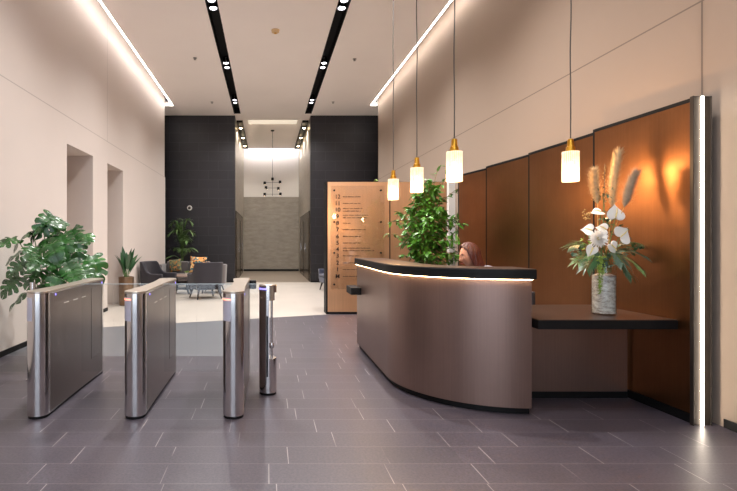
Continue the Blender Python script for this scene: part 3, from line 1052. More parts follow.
sf = thing('sofa', 'low grey sofa against the charcoal wall, holding two patterned cushions', 'sofa', (-2.36, 14.55, 0))
MB().box(-.66, .66, -.4, .34, .14, .30).obj('base', M['sofa'], sf, bevel=.02)
for s in (-1, 1):
    MB().box(-.32 + s * .325, .32 + s * .325, -.42, .16, .301, .44).obj('seat_cushion', M['sofa'], sf, bevel=.035, seg=3)
    MB().box(-.32 + s * .325, .32 + s * .325, .165, .33, .302, .79).obj('back_cushion', M['sofa'], sf, bevel=.035, seg=3)
    MB().box(s * .74 - .075, s * .74 + .075, -.42, .34, .14, .72).obj('armrest', M['sofa'], sf, bevel=.03, seg=3)
    for y in (-.34, .28):
        MB().cyl((s * .7, y, 0), (s * .68, y, .1395), .014, .02, 10).obj('leg', M['wood_dark'], sf, smooth=True)
def scatter_cushion(label, m, loc, rot, sz):
    n = 12
    vs_, fs_ = [], []
    for sgn in (1, -1):
        for j in range(n + 1):
            for i in range(n + 1):
                u, v = i / n * 2 - 1, j / n * 2 - 1
                e = max(0, (1 - u ** 4) * (1 - v ** 4)) ** .5
                pin = 1 - .10 * (1 - abs(u) ** 2) * abs(v) ** 3
                piv = 1 - .10 * (1 - abs(v) ** 2) * abs(u) ** 3
                vs_.append((u * sz / 2 * piv, sgn * .085 * e, v * sz / 2 * pin))
    for s_ in (0, 1):
        o = s_ * (n + 1) ** 2
        for j in range(n):
            for i in range(n):
                a = o + j * (n + 1) + i
                fs_.append((a, a + 1, a + n + 2, a + n + 1))
    mb = MB().add(vs_, fs_)
    o = mb.obj('scatter_cushion', m, None, smooth=True, angle=180)
    o.location, o.rotation_euler = loc, rot
    tag(o, label, 'cushion', 'patterned cushions on the grey sofa')
scatter_cushion('orange patterned cushion on the grey sofa', M['cushion_orange'], (-2.02, 14.47, .705), (R(-14), R(3), R(4)), .50)
scatter_cushion('olive patterned cushion in the corner of the grey sofa', M['cushion_olive'], (-2.70, 14.49, .675), (R(-14), R(-8), R(-10)), .40)

ct = thing('coffee_table', 'small round coffee table with dark crossed frame between the armchairs and the sofa', 'coffee table', (-2.26, 13.1, 0))
MB().lathe([(.36, .465), (.375, .475), (.375, .49), (.37, .495)], n=40).obj('tabletop', M['table_top'], ct, smooth=True)
for i in range(4):
    a = PI / 4 + i * PI / 2
    MB().tube([(.30 * math.cos(a), .30 * math.sin(a), 0), (.2 * math.cos(a), .2 * math.sin(a), .24), (.30 * math.cos(a), .30 * math.sin(a), .464)], .028, 8).obj('leg', M['black_metal'], ct)
for z in (.13, .3):
    for a in (PI / 4, -PI / 4):
        MB().cyl((-.24 * math.cos(a), -.24 * math.sin(a), z + a * .006), (.24 * math.cos(a), .24 * math.sin(a), z + a * .006), .024, n=8).obj('stretcher', M['black_metal'], ct)

# ------------------------------------------------------------------ plants
def pot(t, r0, r1, h, m, z=0.):
    MB().lathe([(r0, 0), (r0 + .006, .012), (r1, h), (r1 - .022, h), (r1 - .03, h - .05)], (0, 0, z), 36).obj('pot', m, t, smooth=True)
    MB().lathe([(0, h - .045), (r1 - .032, h - .045), (r1 - .034, h - .06), (0, h - .06)], (0, 0, z), 28).obj('soil', M['soil'], t)

def monstera_leaf(mb, c, d, up, L, rnd):
    """heart-shaped blade whose margin is cut into broad fingers"""
    d = V(d).normalized()
    side = d.cross(V(up))
    side = side.normalized() if side.length > 1e-3 else V((1, 0, 0))
    n = side.cross(d).normalized()
    c1, c2 = rnd.uniform(.6, 1.2) / L, rnd.uniform(.6, 1.5) / L
    ph = rnd.uniform(0, 6)
    def P(x, y):
        return V(c) + d * x + side * y + n * (-c1 * x * x * .5 - c2 * y * y * .6 + abs(y) * .25 + .012 * math.sin(x * 40 / L * .3 + ph))
    lobes, per, cols = 5, 5, 6
    rows_ = []
    for i in range(lobes):
        for j in range(per):
            rows_.append((i, j / (per - 1)))
    half = lambda u: .50 * math.sin(PI * min(1, .22 + u * .80)) ** .75 + .03
    for sg in (1, -1):
        vs_, fs_ = [], []
        for i, t in rows_:
            u = (i + .07 + .86 * t) / lobes
            w_ = half(u) * L * (1 - .22 * abs(2 * t - 1) ** 3) * (1. + .06 * math.sin(i * 2.1 + ph))
            uu = (i + t) / lobes
            for k in range(cols + 1):
                v = k / cols
                ub = uu + (u - uu) * min(1, max(0, v - .35) * 4)
                x = ub * L + v * v * L * (.20 - .42 * (1 - u) ** 2)
                vs_.append(P(x, sg * v * w_))
        m = cols + 1
        for r in range(len(rows_) - 1):
            gap = rows_[r][0] != rows_[r + 1][0]
            for k in range(cols):
                if gap and k >= 3:
                    continue
                a = r * m + k
                fs_.append((a, a + 1, a + m + 1, a + m))
        mb.add(vs_, fs_)
    return mb

mt = thing('monstera_plant', 'large glossy monstera by the niche wall, behind the first turnstile', 'potted plant', (-2.5, 5.78, 0))
pot(mt, .16, .2, .46, M['pot_dark'])
rnd = random.Random(11)
lf, st_ = MB(), MB()
spots = [(8, 240, 5.45), (24, 234, 5.6), (36, 228, 5.75), (48, 221, 5.8), (60, 221, 5.7), (72, 231, 5.8), (86, 236, 5.75), (96, 262, 5.65), (78, 249, 5.6), (62, 240, 5.55), (46, 238, 5.6), (33, 248, 5.5),
         (20, 266, 5.45), (12, 282, 5.42), (24, 292, 5.4), (38, 270, 5.4), (54, 256, 5.45), (68, 264, 5.45), (84, 268, 5.5), (58, 278, 5.35), (74, 284, 5.4), (44, 288, 5.4), (30, 258, 5.9), (66, 250, 6.0), (50, 268, 6.0), (86, 256, 6.05), (92, 274, 5.9), (40, 244, 6.05), (56, 230, 6.0), (18, 252, 5.7), (52, 247, 5.3), (40, 260, 5.3), (72, 272, 5.32)]
for px, py, y in spots:
    p = V(((px - 267) * y / 491, y, 1.4 - (py - 241) * y / 491)) - V((-2.5, 5.78, 0))
    out = V((p.x, p.y * .7 - .25, 0))
    out = out.normalized() if out.length > .02 else V((0, -1, 0))
    d = (out + V((rnd.uniform(-.5, .5), rnd.uniform(-.4, .2), -.5 + rnd.uniform(-.4, .5)))).normalized()
    L = rnd.uniform(.19, .27)
    b = p - d * L * .45
    monstera_leaf(lf, b, d, V((rnd.uniform(-.6, .6), rnd.uniform(-.9, -.2), .8)), L, rnd)
    s0 = V((rnd.uniform(-.07, .07), rnd.uniform(-.07, .07), .42))
    mid = s0.lerp(b, .55) + V((0, 0, .1))
    st_.tube([s0, s0.lerp(mid, .5) + V((0, 0, .05)), mid, mid.lerp(b, .6) + V((0, 0, .02)), b], [.009, .008, .007, .006, .005], 6)
lf.obj('foliage', M['leaf_monstera'], mt, smooth=True, angle=180)
st_.obj('stems', M['stem_green'], mt, smooth=True)

rt = thing('potted_plant', 'upright broad-leaved plant in a tall bronze planter against the niche wall', 'potted plant', (-3.075, 10.74, 0))
pot(rt, .145, .165, .62, M['pot_bronze'])
rnd = random.Random(5)
lf, st_ = MB(), MB()
for i in range(13):
    a = i * 2.4
    tilt = .10 + .042 * i
    z0 = .60
    d = V((math.cos(a) * math.sin(tilt), math.sin(a) * math.sin(tilt), math.cos(tilt)))
    if d.x < -.25:
        d.x *= .4
    L = rnd.uniform(.38, .55)
    b = V((.03 * math.cos(a), .03 * math.sin(a), z0)) + d * rnd.uniform(.05, .2)
    lf.leaf(b, d, V((0, -.2, 1)) - d * .5, L, rnd.uniform(.045, .06), .7, .3, 8, .45)
    st_.tube([(0.02 * math.cos(a), .02 * math.sin(a), .56), b], [.008, .006], 6)
lf.obj('foliage', M['leaf_dark'], rt, smooth=True, angle=180)
st_.obj('stems', M['stem_green'], rt)

pt = thing('palm_plant', 'feathery palm standing behind the sofa against the charcoal wall', 'potted plant', (-2.72, 15.75, 0))
pot(pt, .17, .2, .38, M['pot_dark'])
rnd = random.Random(8)
lf, st_ = MB(), MB()
for i in range(18):
    a = i * 2.4 + .3
    out = rnd.uniform(.22, .50)
    hgt = rnd.uniform(1.35, 2.1) if i < 13 else rnd.uniform(.9, 1.3)
    if i >= 13:
        out = .42
    pts = []
    for j in range(13):
        u = j / 12
        r_ = out * (u ** 2.2)
        z = .36 + (hgt - .36) * math.sin(u * PI * .60) / math.sin(PI * .5)
        pts.append(V((math.cos(a) * r_, math.sin(a) * r_ * .8, z)))
    st_.tube(pts, [.012 - .008 * j / 12 for j in range(13)], 6)
    for j in range(5, 13):
        for q in (0, .5):
            if j + q > 12:
                continue
            p = pts[j] if q == 0 else pts[j].lerp(pts[min(12, j + 1)], .5)
            d = (pts[j] - pts[j - 1]).normalized()
            sd = d.cross(V((0, 0, 1)))
            sd = sd.normalized() if sd.length > .05 else V((1, 0, 0))
            for sg in (1, -1):
                lf.leaf(p, d * .7 + sd * sg + V((0, 0, -.1)), V((0, 0, 1)), .29 * (1 - .4 * abs((j - 8) / 6)), .019, .6, .1, 4, .4)
lf.obj('foliage', M['leaf_palm'], pt, smooth=True, angle=180)
st_.obj('stems', M['stem_green'], pt)

def ficus(t, rnd, h, branches, spread, z0, lean=(0, 0), leafm='leaf_ficus', nl=(10, 16), potr=.2, extra=()):
    pot(t, potr * .85, potr, .5, M['pot_dark'])
    tr, br, lf = MB(), MB(), MB()
    for k in range(4):
        a0 = k * PI / 2
        pts = [V((.05 * math.cos(a0 + j * .7), .05 * math.sin(a0 + j * .7), .46 + (h * .62 - .46) * j / 12)) for j in range(13)]
        tr.tube(pts, [.019 - .009 * j / 12 for j in range(13)], 8)
    def branch(s, e, n):
        mid = s.lerp(e, .5) + V((0, 0, .07))
        pts = [s, s.lerp(mid, .6), mid, mid.lerp(e, .6) + V((0, 0, .015)), e]
        br.tube(pts, [.008, .007, .005, .004, .002], 5)
        for i in range(n):
            u = .2 + .8 * (i + rnd.random()) / n
            f = min(3.999, u * 4)
            p = pts[int(f)].lerp(pts[int(f) + 1], f - int(f))
            d = (e - s).normalized() * .6 + V((rnd.gauss(0, .8), rnd.gauss(0, .8), rnd.gauss(-.35, .5)))
            lf.leaf(p, d, V((rnd.gauss(0, .4), rnd.gauss(-.2, .4), 1)), rnd.uniform(.085, .135), rnd.uniform(.02, .028), .8, .25, 4, .38)
    for i in range(branches):
        u = (i + .5) / branches
        z = z0 + (h - z0) * u
        a = i * 2.39996 + rnd.uniform(-.3, .3)
        rad = spread(u) * rnd.uniform(.45, 1.2)
        zs = max(z - rnd.uniform(.15, .35), .75)
        s = V((.04 * math.cos(a), .04 * math.sin(a), min(zs, h * .8)))
        e = V((rad * math.cos(a), rad * math.sin(a), z + rnd.uniform(-.05, .08)))
        branch(s, e, rnd.randint(*nl))
        if rad > .25:
            branch(s.lerp(e, .5), s.lerp(e, .5) + V((rnd.uniform(-.22, .22), rnd.uniform(-.22, .22), rnd.uniform(-.05, .22))), rnd.randint(*nl))
    for e in extra:
        branch(V((0, 0, h * .72)), V(e), 12)
    tr.obj('trunk', M['bark'], t, smooth=True)
    br.obj('branches', M['bark'], t, smooth=True)
    lf.obj('foliage', M[leafm], t, smooth=True, angle=180)
ft = thing('ficus_tree', 'bushy green ficus with braided trunk standing behind the curved desk', 'potted tree', (2.47, 7.62, 0))
ficus(ft, random.Random(21), 2.3, 84, lambda u: (.38 + .16 * math.sin(PI * min(1, u * 1.6))) * (1 - max(0, u - .45) ** 1.2 * 1.45), 1.08,
      nl=(13, 20), extra=((.16, -.1, 2.56), (.33, .0, 2.42), (.46, -.05, 2.2), (.48, -.1, 1.55), (.45, -.15, 1.42), (-.42, -.1, 1.62), (-.4, 0, 1.3)))
bt = thing('potted_tree', 'slim plant behind the directory, one leafy sprig showing above it', 'potted tree', (2.5, 10.5, 0))
ficus(bt, random.Random(4), 2.42, 9, lambda u: .16, 1.5, nl=(5, 8), potr=.17, leafm='leaf_lime', extra=((-.22, -.05, 2.72),))

# ------------------------------------------------------------------ vase and flowers
VC = V((2.872, 4.19, .7765))
vt = thing('vase', 'tall glass vase with crumpled clear filling standing on the side table', 'vase', VC)
MB().lathe([(.088, 0), (.092, .006), (.092, .43), (.088, .43), (.088, .012), (0, .012)], n=40).obj('glass', M['glass'], vt, smooth=True)
MB().lathe([(0, .013), (.085, .013), (.086, .33), (.05, .345), (0, .34)], n=40).obj('filling', M['vase_fill'], vt, smooth=True)
def fp(px, py, y=4.15):
    return V(((px - 267) * y / 491, y, 1.4 - (py - 241) * y / 491))
rnd = random.Random(31)
stem_n = [0]
def stem_to(e, m, t, r=.0035, o=V((0, 0, 0))):
    stem_n[0] += 1
    a = stem_n[0] * 2.4
    q = .012 + .055 * ((stem_n[0] * .618) % 1)
    s = VC + V((q * math.cos(a), q * math.sin(a), .352))
    s2 = VC + V((q * 1.1 * math.cos(a), q * 1.1 * math.sin(a), .44))
    e = V(e)
    mid = s2.lerp(e, .55) + V((0, 0, .02))
    MB().tube([s - o, s2 - o, mid - o, e - o], [r, r, r, r * .9], 6).obj('stem', m, t, smooth=True)
def heart(w, h, n=14, tip=1.35):
    pts = []
    for i in range(n * 2):
        a = 2 * PI * i / (n * 2)
        x = math.sin(a) ** 3
        y = (13 * math.cos(a) - 5 * math.cos(2 * a) - 2 * math.cos(3 * a) - math.cos(4 * a)) / 16
        pts.append((x * w / 2, -y * h / 2))     # lobes at the bottom, tip up
    return pts
def anthurium(px, py, wpx, hpx, roll, nrm, label, y=4.12):
    c = fp(px, py, y)
    k_ = y / 491
    t = thing('anthurium', label, 'flower', c, group='white anthuriums in the vase')
    n = V(nrm).normalized()
    u = V((math.sin(roll), 0, math.cos(roll)))
    u = (u - n * u.dot(n)).normalized()
    s = u.cross(n).normalized()
    pts = heart(wpx * k_, hpx * k_)
    rings, vs_, fs_ = 5, [], []
    m = len(pts)
    base = V((0, -hpx * k_ * .22))
    for layer in (0, 1):
        for r in range(rings):
            f = .08 + .92 * r / (rings - 1)
            for x, yv in pts:
                xx, yy = x * f, base.y + (yv - base.y) * f
                z = .012 * (abs(xx) / (wpx * k_ * .5)) ** 2 - .006 * math.cos(6 * f) * .5 - layer * .002
                vs_.append(s * xx + u * yy + n * z)
    for layer in (0, 1):
        o = layer * rings * m
        fs_.append(tuple(o + i for i in range(m)))
        for r in range(rings - 1):
            for i in range(m):
                a, b = o + r * m + i, o + r * m + (i + 1) % m
                fs_.append((a, b, b + m, a + m))
    o0, o1 = (rings - 1) * m, (2 * rings - 1) * m
    for i in range(m):
        fs_.append((o0 + i, o0 + (i + 1) % m, o1 + (i + 1) % m, o1 + i))
    MB().add(vs_, fs_).obj('spathe', M['petal'], t, smooth=True, angle=60)
    b0 = u * base.y + n * .004
    b1 = b0 + u * hpx * k_ * .5 + n * .018
    MB().tube([b0, b0.lerp(b1, .5) + n * .006, b1], [.0055, .005, .0025], 8).obj('spadix', M['spadix'], t, smooth=True)
    stem_to(c + b0 - n * .006, M['stem_green'], t, o=c)
anthurium(597.4, 212.2, 16, 13, R(-75), (-.15, -.42, .85), 'white anthurium seen nearly edge-on, topmost at the pampas side of the bunch')
anthurium(615, 213.3, 19, 19, R(4), (.05, -1, .15), 'white heart-shaped anthurium pointing up, highest of the full-faced ones')
anthurium(588, 230, 14, 13, R(-70), (-.4, -.75, .5), 'small white anthurium tilted away, at the outer edge on the pendant side')
anthurium(602.5, 228.8, 15, 13, R(-60), (-.1, -.75, .6), 'white anthurium directly above the spiky white chrysanthemum')
anthurium(622.5, 234, 21, 20, R(48), (.2, -1, .2), 'largest white anthurium, its heart tilted outwards beside the wall panel', 4.1)
anthurium(591, 250.5, 11, 15, R(205), (-.35, -.9, -.1), 'drooping white anthurium below the chrysanthemum, on the pendant side', 4.08)
anthurium(612.3, 247.5, 14, 15, R(150), (.3, -.9, .1), 'drooping white anthurium below the largest heart-shaped one', 4.08)
c = fp(597.6, 239, 4.06)
t = thing('chrysanthemum', 'spiky white chrysanthemum in the middle of the vase bouquet', 'flower', c)
mb = MB()
for i in range(110):
    z = 1 - 1.25 * (i + .5) / 110
    a = i * 2.39996
    r_ = math.sqrt(max(0, 1 - z * z))
    d = V((r_ * math.cos(a), -z, r_ * math.sin(a)))
    mb.leaf(d * .01, d, V((0, -1, .3)), .07 * rnd.uniform(.8, 1.1), .0075, -.25, .4, 3, .5)
mb.obj('petals', M['petal'], t, smooth=True, angle=180)
MB().ball((0, -.004, 0), .018, 10, 8).obj('centre', M['spadix'], t, smooth=True)
stem_to(c + V((0, .012, 0)), M['stem_green'], t, o=c)

def pampas(base_, tip, w, m, label):
    b, e = V(base_), V(tip)
    t = thing('pampas_plume', label, 'dried flower', b, group='dried pampas plumes in the vase')
    ax = e - b
    L = ax.length
    d = ax.normalized()
    s, u = frame_of(d)
    mb = MB()
    bend = s * .02
    at = lambda f: d * (L * f) + bend * math.sin(PI * f)
    mb.tube([at(0), at(.12), at(.4), at(.65), at(.92)], [w * .06, w * .26, w * .36, w * .28, w * .05], 8)
    for i in range(1500):
        f = rnd.random() ** .9 * .97
        a = rnd.uniform(0, 2 * PI)
        rr_ = w * math.sin(PI * min(1, .14 + f * .84)) ** .8
        o = (s * math.cos(a) + u * math.sin(a))
        p = at(f) + o * rr_ * .25
        mb.leaf(p, d * rnd.uniform(1., 2.) + o * rnd.uniform(.3, .9), o, rnd.uniform(.045, .095), .0013, .9, .0, 3, .4)
    mb.obj('plume', m, t, smooth=True, angle=180)
    stem_to(b, M['berry'], t, .003, o=b)
pampas(fp(597.5, 204, 4.24), fp(594.5, 172, 4.24), .055, M['pampas'], 'shortest straw-coloured pampas plume, nearest the lone pendant lamp')
pampas(fp(611.5, 207, 4.26), fp(618.5, 152.5, 4.26), .06, M['pampas'], 'tallest golden pampas plume rising from the vase')
pampas(fp(624, 207, 4.1), fp(635.5, 174, 4.08), .062, M['pampas_grey'], 'greyish pampas plume leaning towards the light column')
t = thing('berry_stem', 'thin upright stem of dried berries between two pampas plumes', 'dried flower', fp(604, 205, 4.2))
o = fp(604, 205, 4.2)
b = MB()
for i in range(22):
    p = fp(604 + rnd.uniform(-1.6, 1.6), 203 - i * 1.75, 4.2) - o
    b.ball(p, .006, 6, 5)
b.obj('berries', M['berry'], t, smooth=True)
MB().cyl((0, 0, 0), fp(604.5, 164, 4.2) - o, .003, n=6).obj('twig', M['bark'], t)
stem_to(o, M['stem_green'], t, .003, o=o)
t = thing('berry_stem', 'short curled dried seed sprig beside the edge-on anthurium', 'dried flower', fp(587, 214, 4.15))
o = fp(587, 214, 4.15)
b = MB()
for i in range(26):
    b.ball((rnd.uniform(-.03, .02), rnd.uniform(-.02, .02), rnd.uniform(-.05, .04)), .0065, 6, 5)
b.obj('berries', M['berry'], t, smooth=True)
stem_to(o, M['bark'], t, .003, o=o)

def frond(e_px, y, label, m, n=13, W=.007, LL=.13, name='palm_leaf'):
    s = VC + V((0, 0, .45))
    e = fp(*e_px, y)
    pts = [s.lerp(e, i / 10) + V((0, 0, .07 * math.sin(PI * i / 10))) for i in range(11)]
    o = pts[3].copy()
    t = thing(name, label, 'leaf', o, group='green leaves in the vase')
    stem_to(pts[3], M['stem_green'], t, .003, o=o)
    MB().tube([p - o for p in pts[3:]], .0025, 6).obj('midrib', M['stem_green'], t)
    mb = MB()
    for i in range(n):
        f = 3 + 7 * i / (n - 1)
        j = min(9, int(f))
        p = pts[j].lerp(pts[j + 1], f - j) - o
        d = (pts[j + 1] - pts[j]).normalized()
        sd = d.cross(V((0, -.4, 1))).normalized()
        for sg in (1, -1):
            mb.leaf(p, d + sd * sg * .75, V((0, -.3, 1)), LL * (1 - .45 * abs(i / n - .4)), W, .75, .15, 4, .35)
    mb.leaf(pts[-1] - o, pts[-1] - pts[-2], V((0, 0, 1)), LL * .7, W, .6, .15, 4, .35)
    mb.obj('leaflets', m, t, smooth=True, angle=180)
for e_, y, w_, mm in (((578, 262), 4.1, 'drooping low towards the desk', 'leaf_palm'), ((571, 246), 4.2, 'stretching level towards the desk', 'leaf_dark'),
                      ((640, 268), 4.1, 'drooping low towards the light column', 'leaf_palm'), ((644, 256), 4.18, 'reaching far towards the light column', 'leaf_blue'),
                      ((641, 244), 4.25, 'stretching level towards the wall panel', 'leaf_dark'), ((630, 274), 4.02, 'hanging in front of the wall panel beside the glass', 'leaf_dark'),
                      ((586, 268), 4.02, 'hanging short beside the glass on the desk side', 'leaf_dark'), ((622, 262), 3.98, 'fanning forwards over the vase rim', 'leaf_blue')):
    frond(e_, y, f'green palm leaf {w_} from the vase', M[mm])
def sprig(e_px, y, label, m, r=.04, n=26, L=.045, W=.016):
    e = fp(*e_px, y)
    t = thing('leaf_sprig', label, 'foliage sprig', e, group='leafy sprigs in the vase')
    mb = MB()
    for i in range(n):
        d = V((rnd.gauss(0, 1), rnd.gauss(-.3, 1), rnd.gauss(.2, 1)))
        mb.leaf(V((rnd.gauss(0, r), rnd.gauss(0, r * .7), rnd.gauss(0, r))), d, V((0, -.5, 1)), L * rnd.uniform(.8, 1.3), W, .4, .2, 4, .45)
    mb.obj('leaves', m, t, smooth=True, angle=180)
    stem_to(e, M['stem_green'], t, .003, o=e)
sprig((598, 258), 4.12, 'blue-green leafy sprig below the chrysanthemum', M['leaf_blue'], .05, 34)
sprig((583, 243), 4.2, 'leafy sprig with pale tips at the desk side of the bouquet', M['leaf_lime'], .035, 22, .03, .008)
sprig((620, 253), 4.18, 'blue-green leafy sprig beneath the largest anthurium', M['leaf_blue'], .055, 36)
sprig((607, 222), 4.2, 'dark leafy sprig among the upper anthuriums', M['leaf_dark'], .045, 26)
sprig((577, 252), 4.25, 'grey-green leafy sprig at the outer desk side of the bouquet', M['leaf_blue'], .03, 16)
sprig((632, 247), 4.24, 'dark leafy sprig beside the largest anthurium, towards the light column', M['leaf_dark'], .04, 22)
sprig((603, 196), 4.22, 'upright leafy sprig with small leaves between the pampas plumes', M['leaf_dark'], .03, 26, .03, .007)
t = thing('trailing_sprig', 'lime green trailing sprig hanging down in front of the vase', 'foliage sprig', fp(601, 258, 4.0))
o = fp(601, 258, 4.0)
b = MB()
for i in range(170):
    f = rnd.random()
    p = fp(601 - f * 1.5 + rnd.gauss(0, 2.2 * (1 - f * .7)), 256 + f * 38, 4.03) - o
    b.ball(p, .0065 * (1.1 - .5 * f), 6, 4)
b.obj('tassel', M['leaf_lime'], t, smooth=True)
stem_to(o, M['leaf_lime'], t, .003, o=o)

# small plant on the coffee table
t = thing('table_plant', 'tiny green plant in a white pot on the round coffee table', 'potted plant', (-2.14, 13.1, .4955))
MB().lathe([(.035, 0), (.045, .06), (.038, .06), (.036, .05)], n=20).obj('pot', M['pot_white'], t, smooth=True)
b = MB()
for i in range(22):
    a = i * 2.4
    b.leaf((.01 * math.cos(a), .01 * math.sin(a), .052), (math.cos(a), math.sin(a), rnd.uniform(.5, 1.6)), (0, 0, 1), .085, .014, .7, .2, 4, .4)
b.obj('leaves', M['leaf_lime'], t, smooth=True, angle=180)

# ------------------------------------------------------------------ the seated receptionist
pr = thing('person', 'seated person with long auburn hair and pale blouse behind the reception desk', 'person', (2.46, 5.36, 0), R(10))
def skin_body():
    """one vertex per joint, local axes: -X is forward"""
    J = {'pelvis': (.06, 0, .50, .15, .12), 'waist': (.01, 0, .66, .12, .105), 'chest': (-.08, 0, .86, .145, .10), 'upper': (-.14, 0, 1.03, .13, .085), 'neck': (-.20, 0, 1.10, .052, .052), 'nape': (-.235, 0, 1.14, .047, .047)}
    E = [('pelvis', 'waist'), ('waist', 'chest'), ('chest', 'upper'), ('upper', 'neck'), ('neck', 'nape')]
    for s, n in ((1, 'a'), (-1, 'b')):
        J.update({'sh' + n: (-.13, s * .165, 1.095, .07, .07), 'el' + n: (-.2, s * .25, .80, .045, .045), 'fo' + n: (-.29, s * .21, .79, .04, .036), 'wr' + n: (-.40, s * .15, .785, .027, .024),
                  'hi' + n: (-.02, s * .1, .50, .095, .09), 'th' + n: (-.22, s * .11, .53, .08, .08), 'kn' + n: (-.40, s * .11, .52, .062, .062), 'ca' + n: (-.40, s * .11, .33, .055, .055), 'an' + n: (-.38, s * .11, .09, .038, .038), 'to' + n: (-.54, s * .11, .045, .035, .03)})
        E += [('upper', 'sh' + n), ('sh' + n, 'el' + n), ('el' + n, 'fo' + n), ('fo' + n, 'wr' + n), ('pelvis', 'hi' + n), ('hi' + n, 'th' + n), ('th' + n, 'kn' + n), ('kn' + n, 'ca' + n), ('ca' + n, 'an' + n), ('an' + n, 'to' + n)]
    keys = list(J)
    me = bpy.data.meshes.new('body')
    me.from_pydata([J[k_][:3] for k_ in keys], [(keys.index(a), keys.index(b)) for a, b in E], [])
    tmp = bpy.data.objects.new('body_skeleton', me)
    COL.objects.link(tmp)
    tmp.modifiers.new('skin', 'SKIN')
    if not me.skin_vertices:
        bm = bmesh.new()
        bm.from_mesh(me)
        bm.verts.layers.skin.verify()
        bm.to_mesh(me)
        bm.free()
    for i, k_ in enumerate(keys):
        me.skin_vertices[0].data[i].radius = J[k_][3:5]
        me.skin_vertices[0].data[i].use_root = k_ == 'pelvis'
    sd = tmp.modifiers.new('smooth', 'SUBSURF')
    sd.levels = sd.render_levels = 2
    dg = bpy.context.evaluated_depsgraph_get()
    out = bpy.data.meshes.new_from_object(tmp.evaluated_get(dg))
    bpy.data.objects.remove(tmp)
    out.materials.clear()
    for q in ('blouse', 'trousers', 'skin', 'black'):
        out.materials.append(M[q])
    for p in out.polygons:
        c_ = p.center
        i = 0
        if c_.z < .115:
            i = 3
        elif c_.z < .61 and (c_.x > -.6):
            i = 1
        elif c_.z > 1.075 and abs(c_.y) < .075 and c_.x < -.10:
            i = 2
        elif c_.x < -.385 and c_.z > .7:
            i = 2
        p.material_index = i
    out.polygons.foreach_set('use_smooth', [True] * len(out.polygons))
    o_ = bpy.data.objects.new('body', out)
    COL.objects.link(o_)
    o_.parent = pr
skin_body()
HC = V((-.295, -.03, 1.245))
HR = Euler((0, R(-14), R(-6))).to_matrix()       # chin down, face turned a little to the hall
def head_pt(az, el, e=0.):
    """az from straight ahead (-X), el from the equator"""
    f, s, z = math.cos(el) * math.cos(az), math.cos(el) * math.sin(az), math.sin(el)
    g = lambda y0, z0, wy, wz: math.exp(-((s - y0) / wy) ** 2 - ((z - z0) / wz) ** 2) if f > 0 else 0
    r = 1.
    x_, y_, z_ = f * (.098 if f > 0 else .102), s * .076, z * .122
    if z < -.1:
        k_ = 1 - .28 * (-z - .1) ** 1.2
        y_ *= k_
        x_ *= (1 - .10 * (-z)) if f > 0 else 1 - .5 * (-z)
    nose = .030 * g(0, -.22, .13, .13) + .014 * g(0, .02, .10, .2)
    brow = .005 * g(0, .27, .6, .1)
    eye = -.010 * (g(.36, .10, .16, .11) + g(-.36, .10, .16, .11))
    lip = .008 * g(0, -.52, .22, .07) - .004 * g(0, -.585, .2, .02)
    chin = .012 * g(0, -.86, .25, .16)
    cheek = .004 * (g(.5, -.2, .25, .25) + g(-.5, -.2, .25, .25))
    x_ += nose + brow + eye + lip + chin + cheek
    p = V((-x_, y_, z_))
    return p * (1 + e)
vs_, fs_ = [], []
na, ne = 56, 44
for j in range(ne + 1):
    el = -PI / 2 + PI * j / ne
    for i in range(na):
        vs_.append(HR @ head_pt(2 * PI * i / na, el) + HC)
for j in range(ne):
    for i in range(na):
        a, b = j * na + i, j * na + (i + 1) % na
        fs_.append((a, b, b + na, a + na))
hd = MB().add(vs_, fs_).obj('head', M['skin'], pr, smooth=True, angle=180)
for s in (1, -1):
    c_ = HR @ V((-.0775, s * .030, .012)) + HC
    MB().ball(c_, (.0105, .0125, .0075), 12, 8).obj('eye', M['eye'], hd, smooth=True)
    MB().ball(c_ + HR @ V((-.0062, s * .001, -.0025)), .0052, 10, 6).obj('iris', M['iris'], hd, smooth=True)
    MB().ball(c_ + HR @ V((.0, 0, .0045)), (.0115, .0145, .0068), 12, 8).obj('eyelid', M['skin'], hd, smooth=True)
    bp = [HR @ V((-.094 + .004 * i * i * .3, s * (.014 + .011 * i), .036 + .003 * math.sin(i * 1.1))) + HC for i in range(4)]
    MB().tube(bp, [.003, .004, .0035, .0015], 6).obj('eyebrow', M['hair'], hd, smooth=True)
    MB().ball(HR @ V((.012, s * .077, -.005)) + HC, (.022, .008, .032), 12, 8).obj('ear', M['skin'], hd, smooth=True)
MB().tube([HR @ V((-.098, -.02, -.066)) + HC, HR @ V((-.109, 0, -.063)) + HC, HR @ V((-.098, .02, -.066)) + HC], [.002, .006, .002], 8).obj('mouth', M['lip'], hd, smooth=True)
vs_, fs_ = [], []
na, nr = 128, 28
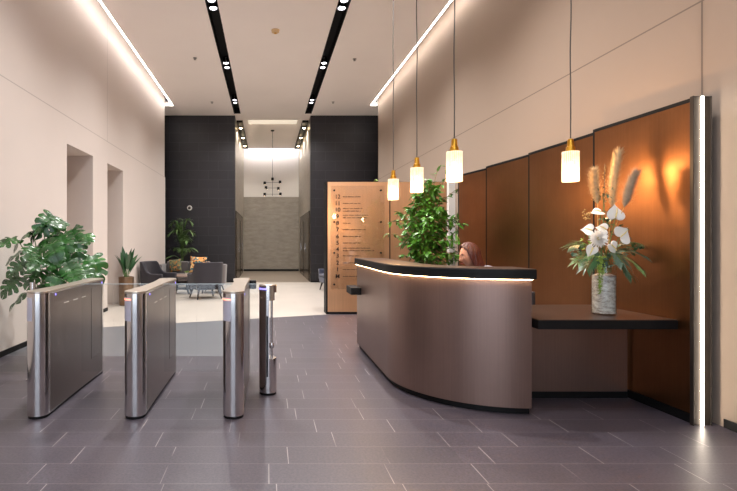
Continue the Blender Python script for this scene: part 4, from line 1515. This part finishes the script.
for j in range(nr + 1):
    for i in range(na):
        a = 2 * PI * i / na
        a_ = min(a, 2 * PI - a)                  # 0 = straight ahead
        f = max(0, min(1, (a_ - R(56)) / R(36)))
        f = f * f * (3 - 2 * f)
        zf = .118 - .034 * min(1, a_ / R(56)) ** 2
        zend = zf + (-.225 - zf) * f + .012 * math.sin(a * 9) * f
        z = .138 + (zend - .138) * (j / nr) ** (1.5 if f < .5 else 1.15)
        rr_ = math.sqrt(max(0, 1 - (min(1, max(z, -.02) / .1385)) ** 2))
        rx, ry = .112 * rr_, .090 * rr_
        if z < -.02:
            q = (-.02 - z) / .2
            rx, ry = rx * (1 + .04 * q), ry * (1 + .10 * q)
        wv = 1 + .03 * math.sin(a * 13 + z * 34 + 1.2 * math.sin(a * 3)) + .022 * math.sin(a * 31 + z * 15) - .03 * math.exp(-(a_ / .25) ** 2)
        p = V((-math.cos(a) * rx * wv, math.sin(a) * ry * wv, z))
        if z < -.02:
            p.x += .06 * (-.02 - z)               # falls back off the shoulders
        vs_.append((HR @ p if z > -.02 else HR @ V((p.x, p.y, z))) + HC)
for j in range(nr):
    for i in range(na):
        a, b = j * na + i, j * na + (i + 1) % na
        fs_.append((a, b, b + na, a + na))
ho = MB().add(vs_, fs_).obj('hair', M['hair'], hd, smooth=True, angle=180)
sm = ho.modifiers.new('thickness', 'SOLIDIFY')
sm.thickness = .008
sm.offset = 1
for s in (1, -1):
    hb = MB()
    w0 = V((-.40, s * .15, .785))
    hb.tube([w0 + V((.02, 0, 0)), w0 + V((-.03, -s * .005, -.005)), w0 + V((-.075, -s * .01, -.012)), w0 + V((-.09, -s * .01, -.016))], [.024, .031, .033, .02], 14)
    for q, (oy, ln) in enumerate(((.026, .06), (.009, .072), (-.009, .068), (-.025, .052))):
        b0 = w0 + V((-.078, s * oy - s * .01, -.012))
        hb.tube([b0, b0 + V((-ln * .45, s * oy * .15, .004)), b0 + V((-ln * .8, s * oy * .2, -.008)), b0 + V((-ln, s * oy * .2, -.02))], [.009, .0085, .0078, .005], 8)
    b0 = w0 + V((-.03, -s * .03, -.008))
    hb.tube([b0, b0 + V((-.025, -s * .022, -.006)), b0 + V((-.052, -s * .028, -.014))], [.011, .0095, .006], 8)
    hb.obj('hand', M['skin'], pr, smooth=True, angle=180)

oc = thing('office_chair', 'dark swivel chair under the seated person behind the desk', 'chair', (2.52, 5.37, 0), R(10))
MB().box(-.22, .24, -.24, .24, .34, .385).obj('seat', M['upholstery'], oc, bevel=.02, seg=3)
MB().box(.27, .31, -.2, .2, .46, .86).obj('backrest', M['upholstery'], oc, bevel=.015, seg=3)
MB().tube([(.1, 0, .33), (.3, 0, .33), (.325, 0, .42), (.325, 0, .6)], .016, 8).obj('back_bracket', M['black_metal'], oc)
MB().cyl((0, 0, .08), (0, 0, .339), .028, n=16).obj('gas_column', M['black_metal'], oc, smooth=True)
for i in range(5):
    a = 2 * PI * i / 5
    l_ = MB().tube([(0, 0, .085), (.28 * math.cos(a), .28 * math.sin(a), .07)], [.022, .014], 8).obj('leg', M['black_metal'], oc, smooth=True)
    MB().cyl((.28 * math.cos(a) - .012 * math.sin(a), .28 * math.sin(a) + .012 * math.cos(a), .028), (.28 * math.cos(a) + .012 * math.sin(a), .28 * math.sin(a) - .012 * math.cos(a), .028), .028, n=14).obj('castor', M['black'], l_, smooth=True)
